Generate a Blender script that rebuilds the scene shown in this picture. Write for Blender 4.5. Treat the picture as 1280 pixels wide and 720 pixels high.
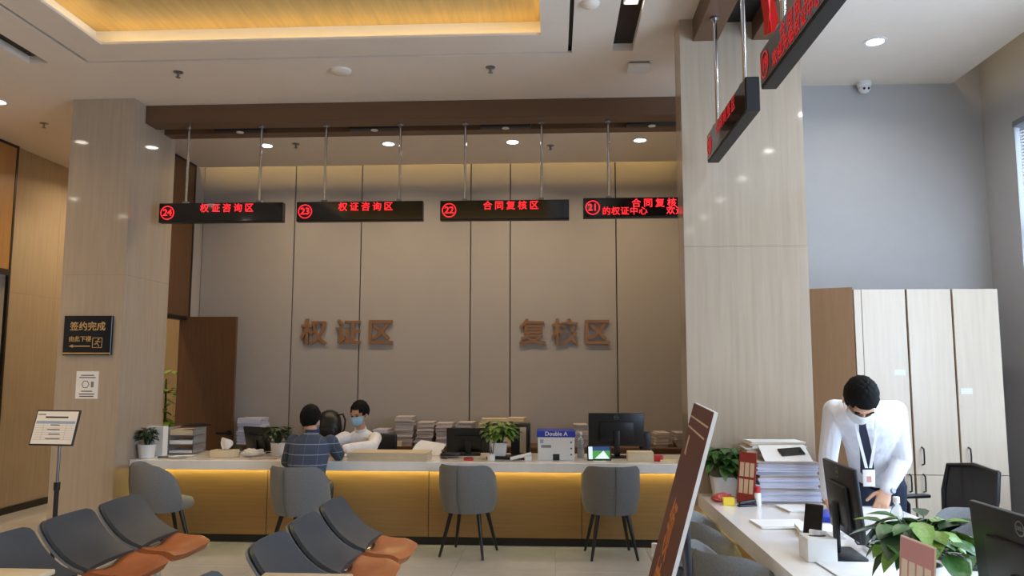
import bpy, bmesh, math, random
from mathutils import Vector, Matrix
random.seed(7)
for _o in list(bpy.data.objects): bpy.data.objects.remove(_o)
SC = bpy.context.scene
COL = SC.collection
R = math.radians
PI = math.pi

# ------------------------------------------------------------------ camera
F_PX = 961.85                      # focal length in pixels of the 1280x720 frame
YAW, PITCH, ROLL = -0.05517, 0.10546, 0.00175
CAM = Vector((0, 0, 1.58))
_f = Vector((math.sin(YAW)*math.cos(PITCH), math.cos(YAW)*math.cos(PITCH), math.sin(PITCH)))
_r = Vector((math.cos(YAW), -math.sin(YAW), 0))
_u = _r.cross(_f)
_r2 = _r*math.cos(ROLL) + _u*math.sin(ROLL)
_u2 = _u*math.cos(ROLL) - _r*math.sin(ROLL)
cam_data = bpy.data.cameras.new('camera')
cam_data.sensor_width = 36.0
cam_data.lens = F_PX/1280*36.0
cam_data.clip_start = 0.05
cam = bpy.data.objects.new('camera', cam_data)
COL.objects.link(cam)
cam.matrix_world = Matrix(((_r2.x, _u2.x, -_f.x, CAM.x), (_r2.y, _u2.y, -_f.y, CAM.y), (_r2.z, _u2.z, -_f.z, CAM.z), (0, 0, 0, 1)))
SC.camera = cam

def at(px, py, X=None, Y=None, Z=None):
    """point where the sight line of a photo pixel meets a plane of the room"""
    v = _r2*((px-640)/F_PX) - _u2*((py-360)/F_PX) + _f
    if X is not None: t = (X-CAM.x)/v.x
    elif Y is not None: t = (Y-CAM.y)/v.y
    else: t = (Z-CAM.z)/v.z
    return CAM + v*t

# ------------------------------------------------------------------ light and exposure
SKY_STRENGTH = 10.0
DOWNLIGHT_W = 14.0
vs = SC.view_settings
vs.view_transform = 'Standard'; vs.look = 'None'; vs.gamma = 1.0; vs.use_curve_mapping = False
vs.exposure = 0.0
wd = bpy.data.worlds.new('overcast_sky'); SC.world = wd; wd.use_nodes = True
wd.node_tree.nodes['Background'].inputs[0].default_value = (0.625, 0.765, 1.0, 1)
wd.node_tree.nodes['Background'].inputs[1].default_value = SKY_STRENGTH
def portal(x, y0, y1, z0, z1):
    d = bpy.data.lights.new('window_portal', 'AREA'); d.shape = 'RECTANGLE'
    d.size = z1-z0; d.size_y = y1-y0; d.cycles.is_portal = True
    o = bpy.data.objects.new('window_portal', d); COL.objects.link(o)
    o.location = (x, (y0+y1)/2, (z0+z1)/2); o.rotation_euler = (0, R(90), 0)
WIN_Y0, WIN_Y1, WIN_Z0, WIN_Z1 = -1.0, 6.2, 0.95, 3.56
portal(3.86, WIN_Y0, WIN_Y1, WIN_Z0, WIN_Z1)

# ------------------------------------------------------------------ materials
def lin(c):
    return tuple((v/255/12.92 if v/255 <= .04045 else ((v/255+.055)/1.055)**2.4) for v in c)
MATS = {}
def M(name, rgb, rough=.5, metal=0., var=.06, scale=(9, 9, 9), bump=0., emit=0., spec=.5, coat=0., alpha=1., trans=0., detail=4., dist=.004):
    if name in MATS: return MATS[name]
    m = bpy.data.materials.new(name); m.use_nodes = True
    nt = m.node_tree; b = nt.nodes['Principled BSDF']
    c = lin(rgb)
    tc = nt.nodes.new('ShaderNodeTexCoord'); mp = nt.nodes.new('ShaderNodeMapping'); nz = nt.nodes.new('ShaderNodeTexNoise')
    mp.inputs['Scale'].default_value = scale
    nz.inputs['Scale'].default_value = 1.0; nz.inputs['Detail'].default_value = detail; nz.inputs['Roughness'].default_value = .6
    nt.links.new(tc.outputs['Object'], mp.inputs['Vector']); nt.links.new(mp.outputs['Vector'], nz.inputs['Vector'])
    rp = nt.nodes.new('ShaderNodeValToRGB')
    rp.color_ramp.elements[0].position = .3; rp.color_ramp.elements[1].position = .7
    rp.color_ramp.elements[0].color = tuple(max(0, v*(1-var)) for v in c)+(1,)
    rp.color_ramp.elements[1].color = tuple(min(1, v*(1+var)) for v in c)+(1,)
    nt.links.new(nz.outputs['Fac'], rp.inputs['Fac']); nt.links.new(rp.outputs['Color'], b.inputs['Base Color'])
    b.inputs['Roughness'].default_value = rough; b.inputs['Metallic'].default_value = metal
    b.inputs['Specular IOR Level'].default_value = spec; b.inputs['Coat Weight'].default_value = coat
    b.inputs['Coat Roughness'].default_value = .1
    if trans: b.inputs['Transmission Weight'].default_value = trans
    if alpha < 1: b.inputs['Alpha'].default_value = alpha
    if bump:
        bp = nt.nodes.new('ShaderNodeBump'); bp.inputs['Strength'].default_value = bump; bp.inputs['Distance'].default_value = dist
        nt.links.new(nz.outputs['Fac'], bp.inputs['Height']); nt.links.new(bp.outputs['Normal'], b.inputs['Normal'])
    if emit:
        nt.links.new(rp.outputs['Color'], b.inputs['Emission Color']); b.inputs['Emission Strength'].default_value = emit
    MATS[name] = m
    return m
def plaid(name):
    m = bpy.data.materials.new(name); m.use_nodes = True; nt = m.node_tree; b = nt.nodes['Principled BSDF']
    tc = nt.nodes.new('ShaderNodeTexCoord'); sp = nt.nodes.new('ShaderNodeSeparateXYZ'); nt.links.new(tc.outputs['Object'], sp.inputs[0])
    def line(sock, period, width):
        a = nt.nodes.new('ShaderNodeMath'); a.operation = 'MODULO'; a.inputs[1].default_value = period
        ad = nt.nodes.new('ShaderNodeMath'); ad.operation = 'ADD'; ad.inputs[1].default_value = 20*period
        nt.links.new(sock, ad.inputs[0]); nt.links.new(ad.outputs[0], a.inputs[0])
        l = nt.nodes.new('ShaderNodeMath'); l.operation = 'LESS_THAN'; l.inputs[1].default_value = width
        nt.links.new(a.outputs[0], l.inputs[0]); return l.outputs[0]
    lz, lx = line(sp.outputs['Z'], .085, .006), line(sp.outputs['X'], .11, .004)
    mx = nt.nodes.new('ShaderNodeMath'); mx.operation = 'MULTIPLY'; mx.inputs[1].default_value = .35; nt.links.new(lx, mx.inputs[0])
    ad = nt.nodes.new('ShaderNodeMath'); ad.operation = 'MAXIMUM'; nt.links.new(lz, ad.inputs[0]); nt.links.new(mx.outputs[0], ad.inputs[1])
    mix = nt.nodes.new('ShaderNodeMixRGB'); mix.inputs[1].default_value = lin((66, 78, 98))+(1,); mix.inputs[2].default_value = lin((150, 155, 165))+(1,)
    nt.links.new(ad.outputs[0], mix.inputs[0]); nt.links.new(mix.outputs[0], b.inputs['Base Color']); b.inputs['Roughness'].default_value = .85
    return m
m_ceil = M('ceiling_paint', (230, 218, 203), .85, var=.015)
m_ceil_r = m_ceil
m_gold = M('gold_wallpaper', (200, 170, 104), .45, var=.12, scale=(25, 2, 3))
m_lipwhite = M('cove_paint', (232, 226, 208), .8, var=.02)
m_black = M('black_paint', (14, 14, 15), .5, var=.1)
m_gap = M('dark_joint', (38, 33, 30), .8)
m_tile = M('glossy_stone_tile', (174, 157, 136), .055, var=.07, scale=(34, 34, 1.6), spec=.55)
m_floor = M('polished_floor_tile', (182, 182, 184), .12, var=.10, scale=(2.2, 2.2, 2.2), spec=.5)
m_grout = M('floor_grout', (140, 130, 118), .8)
m_panel = M('wall_panel', (168, 161, 154), .55, var=.02, scale=(3, 3, 3))
m_paint = M('grey_wall_paint', (178, 177, 176), .8, var=.015)
m_brown = M('brown_wood', (98, 68, 46), .45, var=.14, scale=(3, 40, 40), spec=.4)
m_brownv = M('brown_wood_vertical', (98, 68, 42), .45, var=.14, scale=(40, 40, 2.2), spec=.4)
m_beam = M('beam_veneer', (102, 73, 50), .5, var=.06, scale=(2, 2, 30))
m_wallwood = M('oak_veneer', (176, 132, 78), .4, var=.12, scale=(40, 40, 2))
m_counterwood = M('counter_oak', (148, 115, 70), .38, var=.10, scale=(1.6, 30, 42))
m_stone = M('white_quartz', (234, 231, 226), .12, var=.03, scale=(14, 14, 14), spec=.5)
m_cab = M('pale_ash_laminate', (212, 195, 172), .28, var=.05, scale=(30, 30, 1.6))
m_base = M('black_baseboard', (24, 21, 19), .4)
m_fabric = M('grey_wool', (112, 113, 113), .92, var=.10, scale=(90, 90, 90), bump=.5)
m_seamf = M('dark_piping', (88, 88, 86), .9)
m_blackleg = M('black_lacquer', (16, 15, 16), .3)
m_slate = M('slate_vinyl', (68, 73, 78), .42, var=.06, scale=(20, 20, 20))
m_slateside = M('grey_plastic', (120, 124, 128), .45)
m_tan = M('tan_leather', (176, 104, 58), .38, var=.10, scale=(12, 12, 12), bump=.15)
m_chrome = M('chrome', (205, 205, 208), .12, 1., var=.02)
m_steel = M('brushed_steel', (150, 150, 152), .32, 1., var=.05)
m_cream = M('cream_laminate', (216, 200, 170), .35, var=.04, scale=(6, 30, 6))
m_white = M('white_plastic', (228, 228, 226), .4, var=.02)
m_paper = M('white_paper', (232, 230, 226), .8, var=.03)
m_papergrey = M('folder_paper', (186, 176, 172), .85, var=.12, scale=(5, 5, 60))
m_paperblue = M('clear_folder', (204, 205, 220), .3, var=.12, scale=(6, 6, 50))
m_kraft = M('manila_folder', (206, 190, 160), .85, var=.07)
m_blackpl = M('black_plastic', (22, 22, 24), .38, var=.1)
m_screen = M('dark_glass', (8, 8, 10), .08, var=0)
m_pot = M('white_ceramic', (226, 226, 224), .25, var=.02)
m_soil = M('soil', (48, 34, 24), .95, var=.3, scale=(60, 60, 60))
m_leaf = M('leaf_green', (58, 98, 40), .35, var=.35, scale=(14, 14, 14))
m_leafd = M('leaf_dark', (44, 66, 34), .45, var=.35, scale=(22, 22, 22))
m_leafl = M('leaf_light', (112, 146, 62), .35, var=.25, scale=(14, 14, 14))
m_red = M('red_led', (255, 36, 46), .5, emit=1.5, var=0)
m_red_viewdim = M('red_led_view_dimmed', (205, 34, 40), .5, emit=.42, var=0)  # same LEDs seen obliquely: their view-angle dimming is put into colour and emission
m_backcove = M('back_cove_led', (255, 216, 140), .3, emit=13., var=0)
m_signface = M('led_panel_black', (6, 6, 7), .07, var=0, spec=.6)
m_copper = M('copper_letters', (156, 116, 82), .35, .45, var=.12, scale=(30, 30, 30))
m_lamp = M('lamp_lens', (255, 246, 232), .3, emit=18., var=0)
m_cove = M('cove_led', (255, 226, 172), .3, emit=6., var=0)
m_strip = M('counter_led', (255, 243, 165), .3, emit=25., var=0)
m_skin = M('skin', (206, 158, 126), .5, var=.05, scale=(30, 30, 30))
m_hair = M('black_hair', (14, 12, 12), .8, spec=.2, var=.35, scale=(140, 140, 30), bump=.4)
m_shirt = M('white_cotton', (232, 232, 236), .85, var=.05, scale=(13, 13, 7), bump=1., detail=2., dist=.014)
m_navy = M('navy_cloth', (26, 32, 54), .8, var=.1)
m_mask = M('mask_blue', (150, 188, 212), .8, var=.03)
m_maskw = M('mask_white', (226, 230, 234), .8, var=.03)
m_maroon = M('maroon_print', (96, 48, 42), .5, var=.05)
m_orange = M('gold_print', (206, 124, 44), .45)
m_ink = M('printed_ink', (52, 50, 54), .7)
m_inkgold = M('gold_ink', (196, 160, 104), .4, .3)
m_blue = M('blue_print', (34, 58, 170), .45)
m_redpl = M('red_plastic', (190, 42, 42), .4)
m_yellow = M('yellow_card', (236, 208, 62), .6)
m_pink = M('pink_print', (196, 136, 130), .4, var=.05)
m_pinkd = M('red_print', (150, 52, 46), .45)
m_beigepr = M('beige_print', (222, 200, 172), .5)
m_glass = M('window_glass', (240, 246, 248), .02, trans=1., var=0)
m_clear = M('clear_acrylic', (225, 230, 235), .08, trans=.75, var=0)
m_mesh = M('chair_mesh', (38, 40, 46), .7, var=.2, scale=(200, 200, 200), alpha=.86)
m_blind = M('blind_slat', (235, 236, 236), .5)
m_plaid = plaid('blue_plaid')
m_ribbon = M('red_cloth', (208, 34, 26), .7)
m_scr1 = M('screen_green', (70, 140, 60), .3, emit=.8)
m_scr2 = M('screen_white', (210, 228, 235), .3, emit=.8)
m_scr3 = M('screen_blue', (40, 70, 120), .3, emit=.6)
m_corr = M('corridor_paint', (228, 218, 190), .8)
m_denim = M('blue_denim', (40, 56, 96), .85)
m_printblue = M('pale_blue_print', (150, 172, 196), .6)

# ------------------------------------------------------------------ mesh helpers
class MB:
    def __init__(s): s.bm = bmesh.new()
    def box(s, x0, x1, y0, y1, z0, z1, bev=0., seg=2):
        return s.obox(((x0+x1)/2, (y0+y1)/2, (z0+z1)/2), (abs(x1-x0), abs(y1-y0), abs(z1-z0)), None, bev, seg)
    def obox(s, c, size, rot=None, bev=0., seg=2):
        mt = Matrix.Translation(Vector(c)) @ (rot.to_4x4() if rot else Matrix.Identity(4)) @ Matrix.Diagonal((size[0], size[1], size[2], 1))
        g = bmesh.ops.create_cube(s.bm, size=1.0, matrix=mt)['verts']
        if bev:
            es = list({e for v in g for e in v.link_edges})
            bmesh.ops.bevel(s.bm, geom=es, offset=min(bev, min(size)*.49), segments=seg, profile=.5, affect='EDGES', clamp_overlap=True)
        return s
    def ring(s, pts): return [s.bm.verts.new(p) for p in pts]
    def skin(s, rings, closed=True, cap=True):
        for a, b in zip(rings[:-1], rings[1:]):
            n = len(a)
            for i in range(n if closed else n-1):
                j = (i+1) % n
                s.bm.faces.new((a[i], a[j], b[j], b[i]))
        if cap and closed:
            s.bm.faces.new(list(reversed(rings[0]))); s.bm.faces.new(rings[-1])
        return s
    def frame(s, d):
        d = Vector(d).normalized(); a = Vector((0, 0, 1)) if abs(d.z) < .9 else Vector((1, 0, 0))
        u = d.cross(a).normalized(); return u, d.cross(u).normalized()
    def cyl(s, p0, p1, r0, r1=None, n=12):
        p0, p1 = Vector(p0), Vector(p1); r1 = r0 if r1 is None else r1
        u, w = s.frame(p1-p0)
        rs = [s.ring([p+(u*math.cos(2*PI*i/n)+w*math.sin(2*PI*i/n))*r for i in range(n)]) for p, r in ((p0, r0), (p1, r1))]
        return s.skin(rs)
    def limb(s, p0, p1, r0, r1, n=12):
        p0, p1 = Vector(p0), Vector(p1); d = (p1-p0).normalized(); u, w = s.frame(d)
        prof = [(p0-d*r0*math.cos(t), r0*max(.05, math.sin(t))) for t in (.12, .5, .95, PI/2)] + [(p1+d*r1*math.cos(t), r1*max(.05, math.sin(t))) for t in (PI/2, .95, .5, .12)]
        return s.skin([s.ring([p+(u*math.cos(2*PI*i/n)+w*math.sin(2*PI*i/n))*r for i in range(n)]) for p, r in prof])
    def chain(s, pts, rs):
        for i in range(len(pts)-1): s.limb(pts[i], pts[i+1], rs[i], rs[i+1])
        return s
    def tube(s, pts, r, n=8):
        pts = [Vector(p) for p in pts]; rings = []
        u = None
        for i, p in enumerate(pts):
            d = (pts[min(i+1, len(pts)-1)]-pts[max(i-1, 0)]).normalized()
            if u is None: u, w = s.frame(d)
            else:
                u = (u-d*u.dot(d)).normalized(); w = d.cross(u)
            rr = r[i] if isinstance(r, (list, tuple)) else r
            rings.append(s.ring([p+(u*math.cos(2*PI*k/n)+w*math.sin(2*PI*k/n))*rr for k in range(n)]))
        return s.skin(rings)
    def lathe(s, prof, c=(0, 0, 0), n=20, cap=True):
        c = Vector(c)
        return s.skin([s.ring([c+Vector((r*math.cos(2*PI*i/n), r*math.sin(2*PI*i/n), z)) for i in range(n)]) for r, z in prof], cap=cap)
    def sqlathe(s, prof, c=(0, 0, 0), n=24, e=.28):
        """square pot: superellipse rings"""
        c = Vector(c); f = lambda t: math.copysign(abs(t)**e, t)
        return s.skin([s.ring([c+Vector((r*f(math.cos(2*PI*i/n)), r*f(math.sin(2*PI*i/n)), z)) for i in range(n)]) for r, z in prof])
    def loft(s, rings, n=18, e=1.):
        f = lambda t: math.copysign(abs(t)**e, t)
        return s.skin([s.ring([Vector(c)+Vector(a)*f(math.cos(2*PI*i/n))+Vector(b)*f(math.sin(2*PI*i/n)) for i in range(n)]) for c, a, b in rings])
    def ell(s, c, r, rot=None, u=16, v=10):
        mt = Matrix.Translation(Vector(c)) @ (rot.to_4x4() if rot else Matrix.Identity(4)) @ Matrix.Diagonal((r[0], r[1], r[2], 1))
        bmesh.ops.create_uvsphere(s.bm, u_segments=u, v_segments=v, radius=1., matrix=mt); return s
    def poly(s, pts, thick):
        """flat outline (3-D points) given a thickness vector"""
        t = Vector(thick); a = s.ring(pts); b = s.ring([Vector(p)+t for p in pts])
        return s.skin([a, b])
    def build(s, name, mat, parent=None, smooth=35, loc=None, rot=None):
        bmesh.ops.recalc_face_normals(s.bm, faces=s.bm.faces)
        me = bpy.data.meshes.new(name); s.bm.to_mesh(me); s.bm.free()
        me.materials.append(mat)
        if smooth:
            me.polygons.foreach_set('use_smooth', [True]*len(me.polygons)); me.set_sharp_from_angle(angle=R(smooth))
        return link(name, me, parent, loc, rot)
def link(name, me, parent=None, loc=None, rot=None):
    o = bpy.data.objects.new(name, me); COL.objects.link(o)
    if parent: o.parent = parent
    if loc is not None: o.location = loc
    if rot is not None: o.rotation_euler = rot
    return o
def tag(o, label, cat, group=None):
    o['label'] = label; o['category'] = cat
    if group: o['group'] = group
    return o
def thing(name, label, cat, loc=(0, 0, 0), rz=0., group=None):
    o = bpy.data.objects.new(name, None); COL.objects.link(o); o.empty_display_size = .1
    o.location = loc; o.rotation_euler = (0, 0, rz); return tag(o, label, cat, group)
def structure(o): o['kind'] = 'structure'; return o
def copy_tree(o, parent=None):
    c = o.copy(); COL.objects.link(c)
    if parent: c.parent = parent
    for ch in list(o.children): copy_tree(ch, c)
    return c
def RZ(a): return Matrix.Rotation(a, 3, 'Z')
def RX(a): return Matrix.Rotation(a, 3, 'X')
def RY(a): return Matrix.Rotation(a, 3, 'Y')

# ------------------------------------------------------------------ lettering
def text_mesh(s, size, bold=0., extrude=.002, align='CENTER', space=1.):
    cu = bpy.data.curves.new('lettering', 'FONT'); cu.body = s; cu.size = size; cu.extrude = extrude; cu.offset = bold
    cu.align_x = align; cu.align_y = 'CENTER'; cu.resolution_u = 3; cu.space_character = space
    ob = bpy.data.objects.new('lettering', cu); COL.objects.link(ob)
    bpy.context.view_layer.update()
    dg = bpy.context.evaluated_depsgraph_get()
    me = bpy.data.meshes.new_from_object(ob.evaluated_get(dg))
    bpy.data.objects.remove(ob); bpy.data.curves.remove(cu)
    return me
TEXTS = {}
def lettering(name, s, size, mat, parent, loc, facing=(R(90), 0, 0), bold=0., extrude=.002, align='CENTER', space=1.):
    """flat text; facing is the euler turn from lying on the floor to its place"""
    k = (s, size, bold, extrude, align, space, mat.name)
    if k not in TEXTS:
        me = text_mesh(s, size, bold, extrude, align, space); me.materials.clear(); me.materials.append(mat); TEXTS[k] = me
    return link(name, TEXTS[k], parent, loc, facing)
# all lettering meshes are made first, while the scene is still empty
# ================================================================== THE SETTING
H = 4.05
# ---- floor: tiles laid on a slab
fl = MB(); fl.box(-8.7, 4.0, -5.2, 12.4, -.12, -.004); floor = structure(fl.build('floor', m_grout))
me_tile = None
for i in range(16):
    for j in range(12):
        if me_tile is None:
            b = MB(); b.box(-.399, .399, -.399, .399, -.02, 0, .0015, 1); t = b.build('tile', m_floor, floor, 0); me_tile = t.data
        else: t = link('tile', me_tile, floor)
        t.location = (-8.4+.8*i, .2+.8*j+.06, 0)
b = MB(); b.box(-8.7, 4.0, -5.2, -.14, -.02, 0); b.box(-8.7, 4.0, 9.46, 12.4, -.02, 0); b.build('tile_field', m_floor, floor, 0)

# ---- ceiling with coffer, shadow gap and light slots
SX0, SX1, SY0, SY1 = -3.784, .144, .5, 5.83       # shadow gap round the coffer
LX0, LX1, LY0, LY1 = -3.459, -.092, .85, 5.485    # coffer lip
TR = [(-4.26, -4.09), (.453, .62)]; TY0, TY1 = 1.0, 5.81
G = .03
c = MB()
def plate(x0, x1, y0, y1): c.box(x0, x1, y0, y1, H, H+.02)
plate(-8.7, TR[0][0], -5.2, 9.05); plate(TR[0][1], SX0, -5.2, 9.05)
plate(SX0, SX1, SY1, 9.05); plate(SX0, SX1, -5.2, SY0)
plate(SX1, TR[1][0], -5.2, 9.05); plate(TR[1][1], 3.447, -5.2, 9.05)
for a, e in TR: plate(a, e, -5.2, TY0); plate(a, e, TY1, 9.05)
plate(SX0+G, LX0, SY0+G, SY1-G); plate(LX1, SX1-G, SY0+G, SY1-G)
plate(LX0, LX1, SY0+G, LY0); plate(LX0, LX1, LY1, SY1-G)
plate(-6.2, -4.45, 9.05, 12.4)
ceiling = structure(c.build('ceiling', m_ceil, None, 0))
gb = MB()
for x0, x1, y0, y1 in ((SX0-.05, SX0+.06, SY0-.05, SY1+.05), (SX1-.06, SX1+.05, SY0-.05, SY1+.05), (SX0, SX1, SY0-.05, SY0+.06), (SX0, SX1, SY1-.06, SY1+.05)):
    gb.box(x0, x1, y0, y1, H+.03, H+.04)
gb.build('shadow_gap', m_black, ceiling, 0)
zt = at(400, 33, Y=5.61).z
k = MB(); CX0, CX1, CY0, CY1 = LX0-.125, LX1+.125, LY0-.125, LY1+.125
k.box(CX0-.02, CX0, CY0, CY1, H+.02, zt+.02); k.box(CX1, CX1+.02, CY0, CY1, H+.02, zt+.02)
k.box(CX0, CX1, CY0-.02, CY0, H+.02, zt+.02); k.box(CX0, CX1, CY1, CY1+.02, H+.02, zt+.02)
k.build('coffer_side', m_lipwhite, ceiling, 0)
k = MB(); k.box(CX0, CX1, CY0, CY1, zt, zt+.02); k.build('coffer_panel', m_gold, ceiling, 0)
k = MB(); s_ = .035
k.box(LX0-s_-.02, LX0-s_, LY0, LY1, H+.022, H+.034); k.box(LX1+s_, LX1+s_+.02, LY0, LY1, H+.022, H+.034)
k.box(LX0, LX1, LY0-s_-.02, LY0-s_, H+.022, H+.034); k.box(LX0, LX1, LY1+s_, LY1+s_+.02, H+.022, H+.034)
k.build('cove_light_strip', m_cove, ceiling, 0)
k = MB(); k.box(-8.9, 4.2, -5.4, 12.6, 4.6, 4.7); k.build('roof_slab', m_gap, ceiling, 0)
# cove strips hidden above the ceiling edge at the back wall and at the window wall
k = MB(); k.box(-4.4, 1.5, 8.96, 8.99, H+.14, H+.16); k.build('back_cove_strip', m_backcove, ceiling, 0)
k = MB(); k.box(3.33, 3.36, -5, 6.55, H+.14, H+.16); k.build('side_cove_strip', m_cove, ceiling, 0)

# ---- back wall: upright panels with dark joints
wb = MB(); wb.box(-4.5, 1.7, 9.225, 9.4, -.02, 4.6); wall_back = structure(wb.build('wall_back', m_gap, None, 0))
WY = 9.2
xs = [-4.36] + [at(px, 208, Y=WY).x for px in (370.6, 453.4, 589, 638, 768.9)] + [1.62]
for a, e in zip(xs[:-1], xs[1:]):
    b = MB(); b.box(a+.006, e-.006, WY, WY+.024, 0, 4.5, .003, 1); b.build('wall_panel', m_panel, wall_back)

# ---- partition left of the counter, with the doorway
DX = -4.36; DY0, DY1, DZ = 8.02, 8.93, 2.2
b = MB(); b.box(DX-.1, DX, 7.3, DY0-.04, 0, 4.6); b.box(DX-.1, DX, DY1+.03, 9.225, 0, 4.6); b.box(DX-.1, DX, DY0-.04, DY1+.03, H, 4.6)
structure(b.build('wall_partition', m_panel, None, 0))
d1 = bpy.data.objects.new('door_1', None); COL.objects.link(d1); structure(d1)
b = MB(); b.box(DX-.1, DX+.012, DY0-.04, DY0, 0, H); b.box(DX-.1, DX+.012, DY1, DY1+.03, 0, H); b.box(DX-.1, DX+.012, DY0, DY1, DZ-.045, DZ)
b.box(DX-.1, DX+.012, DY0, DY1, H-.03, H-.002); b.build('door_frame', m_base, d1, 0)
b = MB(); b.box(DX-.06, DX+.006, DY0, DY1, DZ, H-.03); b.build('transom_panel', m_brownv, d1, 0)
lx0, lx1 = at(226, 396, Y=8.9).x, at(297, 396, Y=8.9).x
b = MB(); b.box(lx0, lx1, 8.88, 8.92, .008, DZ-.005, .003, 1); leaf = b.build('door_leaf', m_brownv, d1)
hp = at(287, 541, Y=8.88)
b = MB(); b.cyl((hp.x, 8.88, hp.z), (hp.x, 8.85, hp.z), .027, n=16); b.cyl((hp.x, 8.88, hp.z-.1), (hp.x, 8.865, hp.z-.1), .027, n=16)
b.cyl((hp.x, 8.855, hp.z), (hp.x, 8.825, hp.z), .011); b.box(hp.x-.14, hp.x+.012, 8.818, 8.834, hp.z-.011, hp.z+.011, .004); b.build('door_handle', m_black, leaf)

# ---- left side: tiled wall, doorway surround, corridor behind the pillar
def tiled_wall(name, mat, x0, x1, y0, y1, n, axis, zsplit, proud, core=None, z1=4.6):
    """a wall core faced with large stone slabs along one side"""
    b = MB(); b.box(x0, x1, y0, y1, -.02, z1); w = structure(b.build(name, core or m_tile, None, 0))
    zs = [0]+zsplit+[z1]
    for za, zb in zip(zs[:-1], zs[1:]):
        for i in range(n):
            b = MB()
            if axis == 'X':
                ya = y0+(y1-y0)*i/n; yb = y0+(y1-y0)*(i+1)/n
                b.box(x1-.001, x1+proud, ya+.001, yb-.001, za+.001, zb-.001)
            else:
                xa = x0+(x1-x0)*i/n; xb = x0+(x1-x0)*(i+1)/n
                b.box(xa+.001, xb-.001, y0-proud, y0+.001, za+.001, zb-.001)
            b.build('stone_slab', mat, w, 0)
    return w
tiled_wall('wall_left', m_tile, -6.2, -6.02, 8.08, 12.2, 5, 'X', [2.42], .02)
b = MB(); b.box(-6.2, -6.0, 6.6, 8.08, 2.62, 4.6); wl = structure(b.build('wall_left_door', m_gap, None, 0))
b = MB(); b.box(-6.0, -5.97, 6.62, 8.05, 2.66, H-.03, .002, 1); b.build('oak_panel', m_wallwood, wl)
b = MB(); b.box(-6.0, -5.965, 8.05, 8.08, 0, H); b.box(-6.0, -5.965, 6.6, 8.05, 2.6, 2.66); b.box(-6.0, -5.965, 6.6, 8.05, H-.03, H-.001); b.box(-6.0, -5.965, 6.6, 6.62, 0, H); b.build('surround', m_base, wl, 0)
b = MB(); b.box(-6.16, -6.12, 6.62, 8.05, 0, 2.6); b.build('door_slab', M('dark_door', (58, 52, 46), .4), wl, 0)
b = MB(); b.box(-8.7, -6.0, 6.6, 6.7, -.02, 4.6); structure(b.build('wall_left_return', m_paint, None, 0))
b = MB(); b.box(-8.8, -8.6, -5.2, 6.7, -.02, 4.6); structure(b.build('wall_left_front', m_paint, None, 0))
b = MB(); b.box(-6.2, -4.4, 12.2, 12.4, -.02, 4.6); structure(b.build('wall_corridor', m_corr, None, 0))
b = MB(); b.box(-4.46, -4.36, 9.225, 12.2, -.02, 4.6); structure(b.build('wall_corridor_side', m_corr, None, 0))
b = MB(); b.box(-5.998, -5.975, 8.09, 12.2, 0, .075, .002, 1); structure(b.build('baseboard_left', m_base))
b = MB(); b.box(-8.8, 4.0, -5.3, -5.1, -.02, 4.6); structure(b.build('wall_front', m_paint, None, 0))

# ---- pillars faced with stone slabs
def pillar(name, x0, x1, y0, y1, zs):
    b = MB(); b.box(x0+.02, x1-.02, y0+.02, y1-.02, 0, 4.6); w = structure(b.build(name, m_tile, None, 0))
    zz = [0]+zs+[H-.001]
    for za, zb in zip(zz[:-1], zz[1:]):
        za += .0008; zb -= .0008
        for bx in ((x0, x1, y0, y0+.02), (x0, x1, y1-.02, y1), (x0, x0+.02, y0+.021, y1-.021), (x1-.02, x1, y0+.021, y1-.021)):
            b = MB(); b.box(bx[0], bx[1], bx[2], bx[3], za, zb); b.build('stone_slab', m_tile, w, 0)
    return w
PX0, PX1, PY0, PY1 = -4.422, -3.84, 6.643, 7.43
pillar('pillar', PX0, PX1, PY0, PY1, [2.42])
QX0, QX1, QY0, QY1 = .892, 1.722, 5.28, 5.515
pillar('pillar', QX0, QX1, QY0, QY1, [2.42])

# ---- brown veneer beams with a black slot that carries the signs
b = MB(); b.box(PX1, 1.6, 6.84, 7.05, 3.88, H-.001, .002, 1); t1 = structure(b.build('trim_1', m_beam))
b = MB(); b.box(PX1, 1.6, 7.2, 7.35, 3.88, H-.001, .002, 1); b.build('rear_board', m_beam, t1)
b = MB(); b.box(PX1, 1.6, 7.051, 7.199, H-.03, H-.001); b.build('slot_liner', m_black, t1, 0)
b = MB(); b.box(.985, 1.157, .4, QY0, 3.885, H-.001, .002, 1); t2 = structure(b.build('trim_2', m_beam))
b = MB(); b.box(1.396, 1.64, .4, QY0, 3.885, H-.001, .002, 1); b.build('rear_board', m_beam, t2)
b = MB(); b.box(1.158, 1.395, .4, QY0, H-.03, H-.001); b.build('slot_liner', m_black, t2, 0)

# ---- right side: grey wall behind the cabinets, window wall
b = MB(); b.box(1.62, 3.87, 6.64, 6.8, -.02, 4.6); structure(b.build('wall_right_back', m_paint, None, 0))
b = MB(); b.box(1.62, 1.76, 6.8, 9.4, -.02, 4.6); structure(b.build('wall_right_inner', m_panel, None, 0))
b = MB(); b.box(3.68, 3.88, WIN_Y1, 6.64, -.02, 4.6); b.box(3.68, 3.88, -5.2, WIN_Y0, -.02, 4.6)
b.box(3.68, 3.88, WIN_Y0, WIN_Y1, -.02, WIN_Z0); b.box(3.68, 3.88, WIN_Y0, WIN_Y1, WIN_Z1, 4.6)
structure(b.build('wall_right', m_paint, None, 0))
w1 = bpy.data.objects.new('window_1', None); COL.objects.link(w1); structure(w1)
m_alu = M('grey_aluminium', (140, 144, 150), .4, .6)
b = MB(); ny = 4; st = (WIN_Y1-WIN_Y0)/ny
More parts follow.
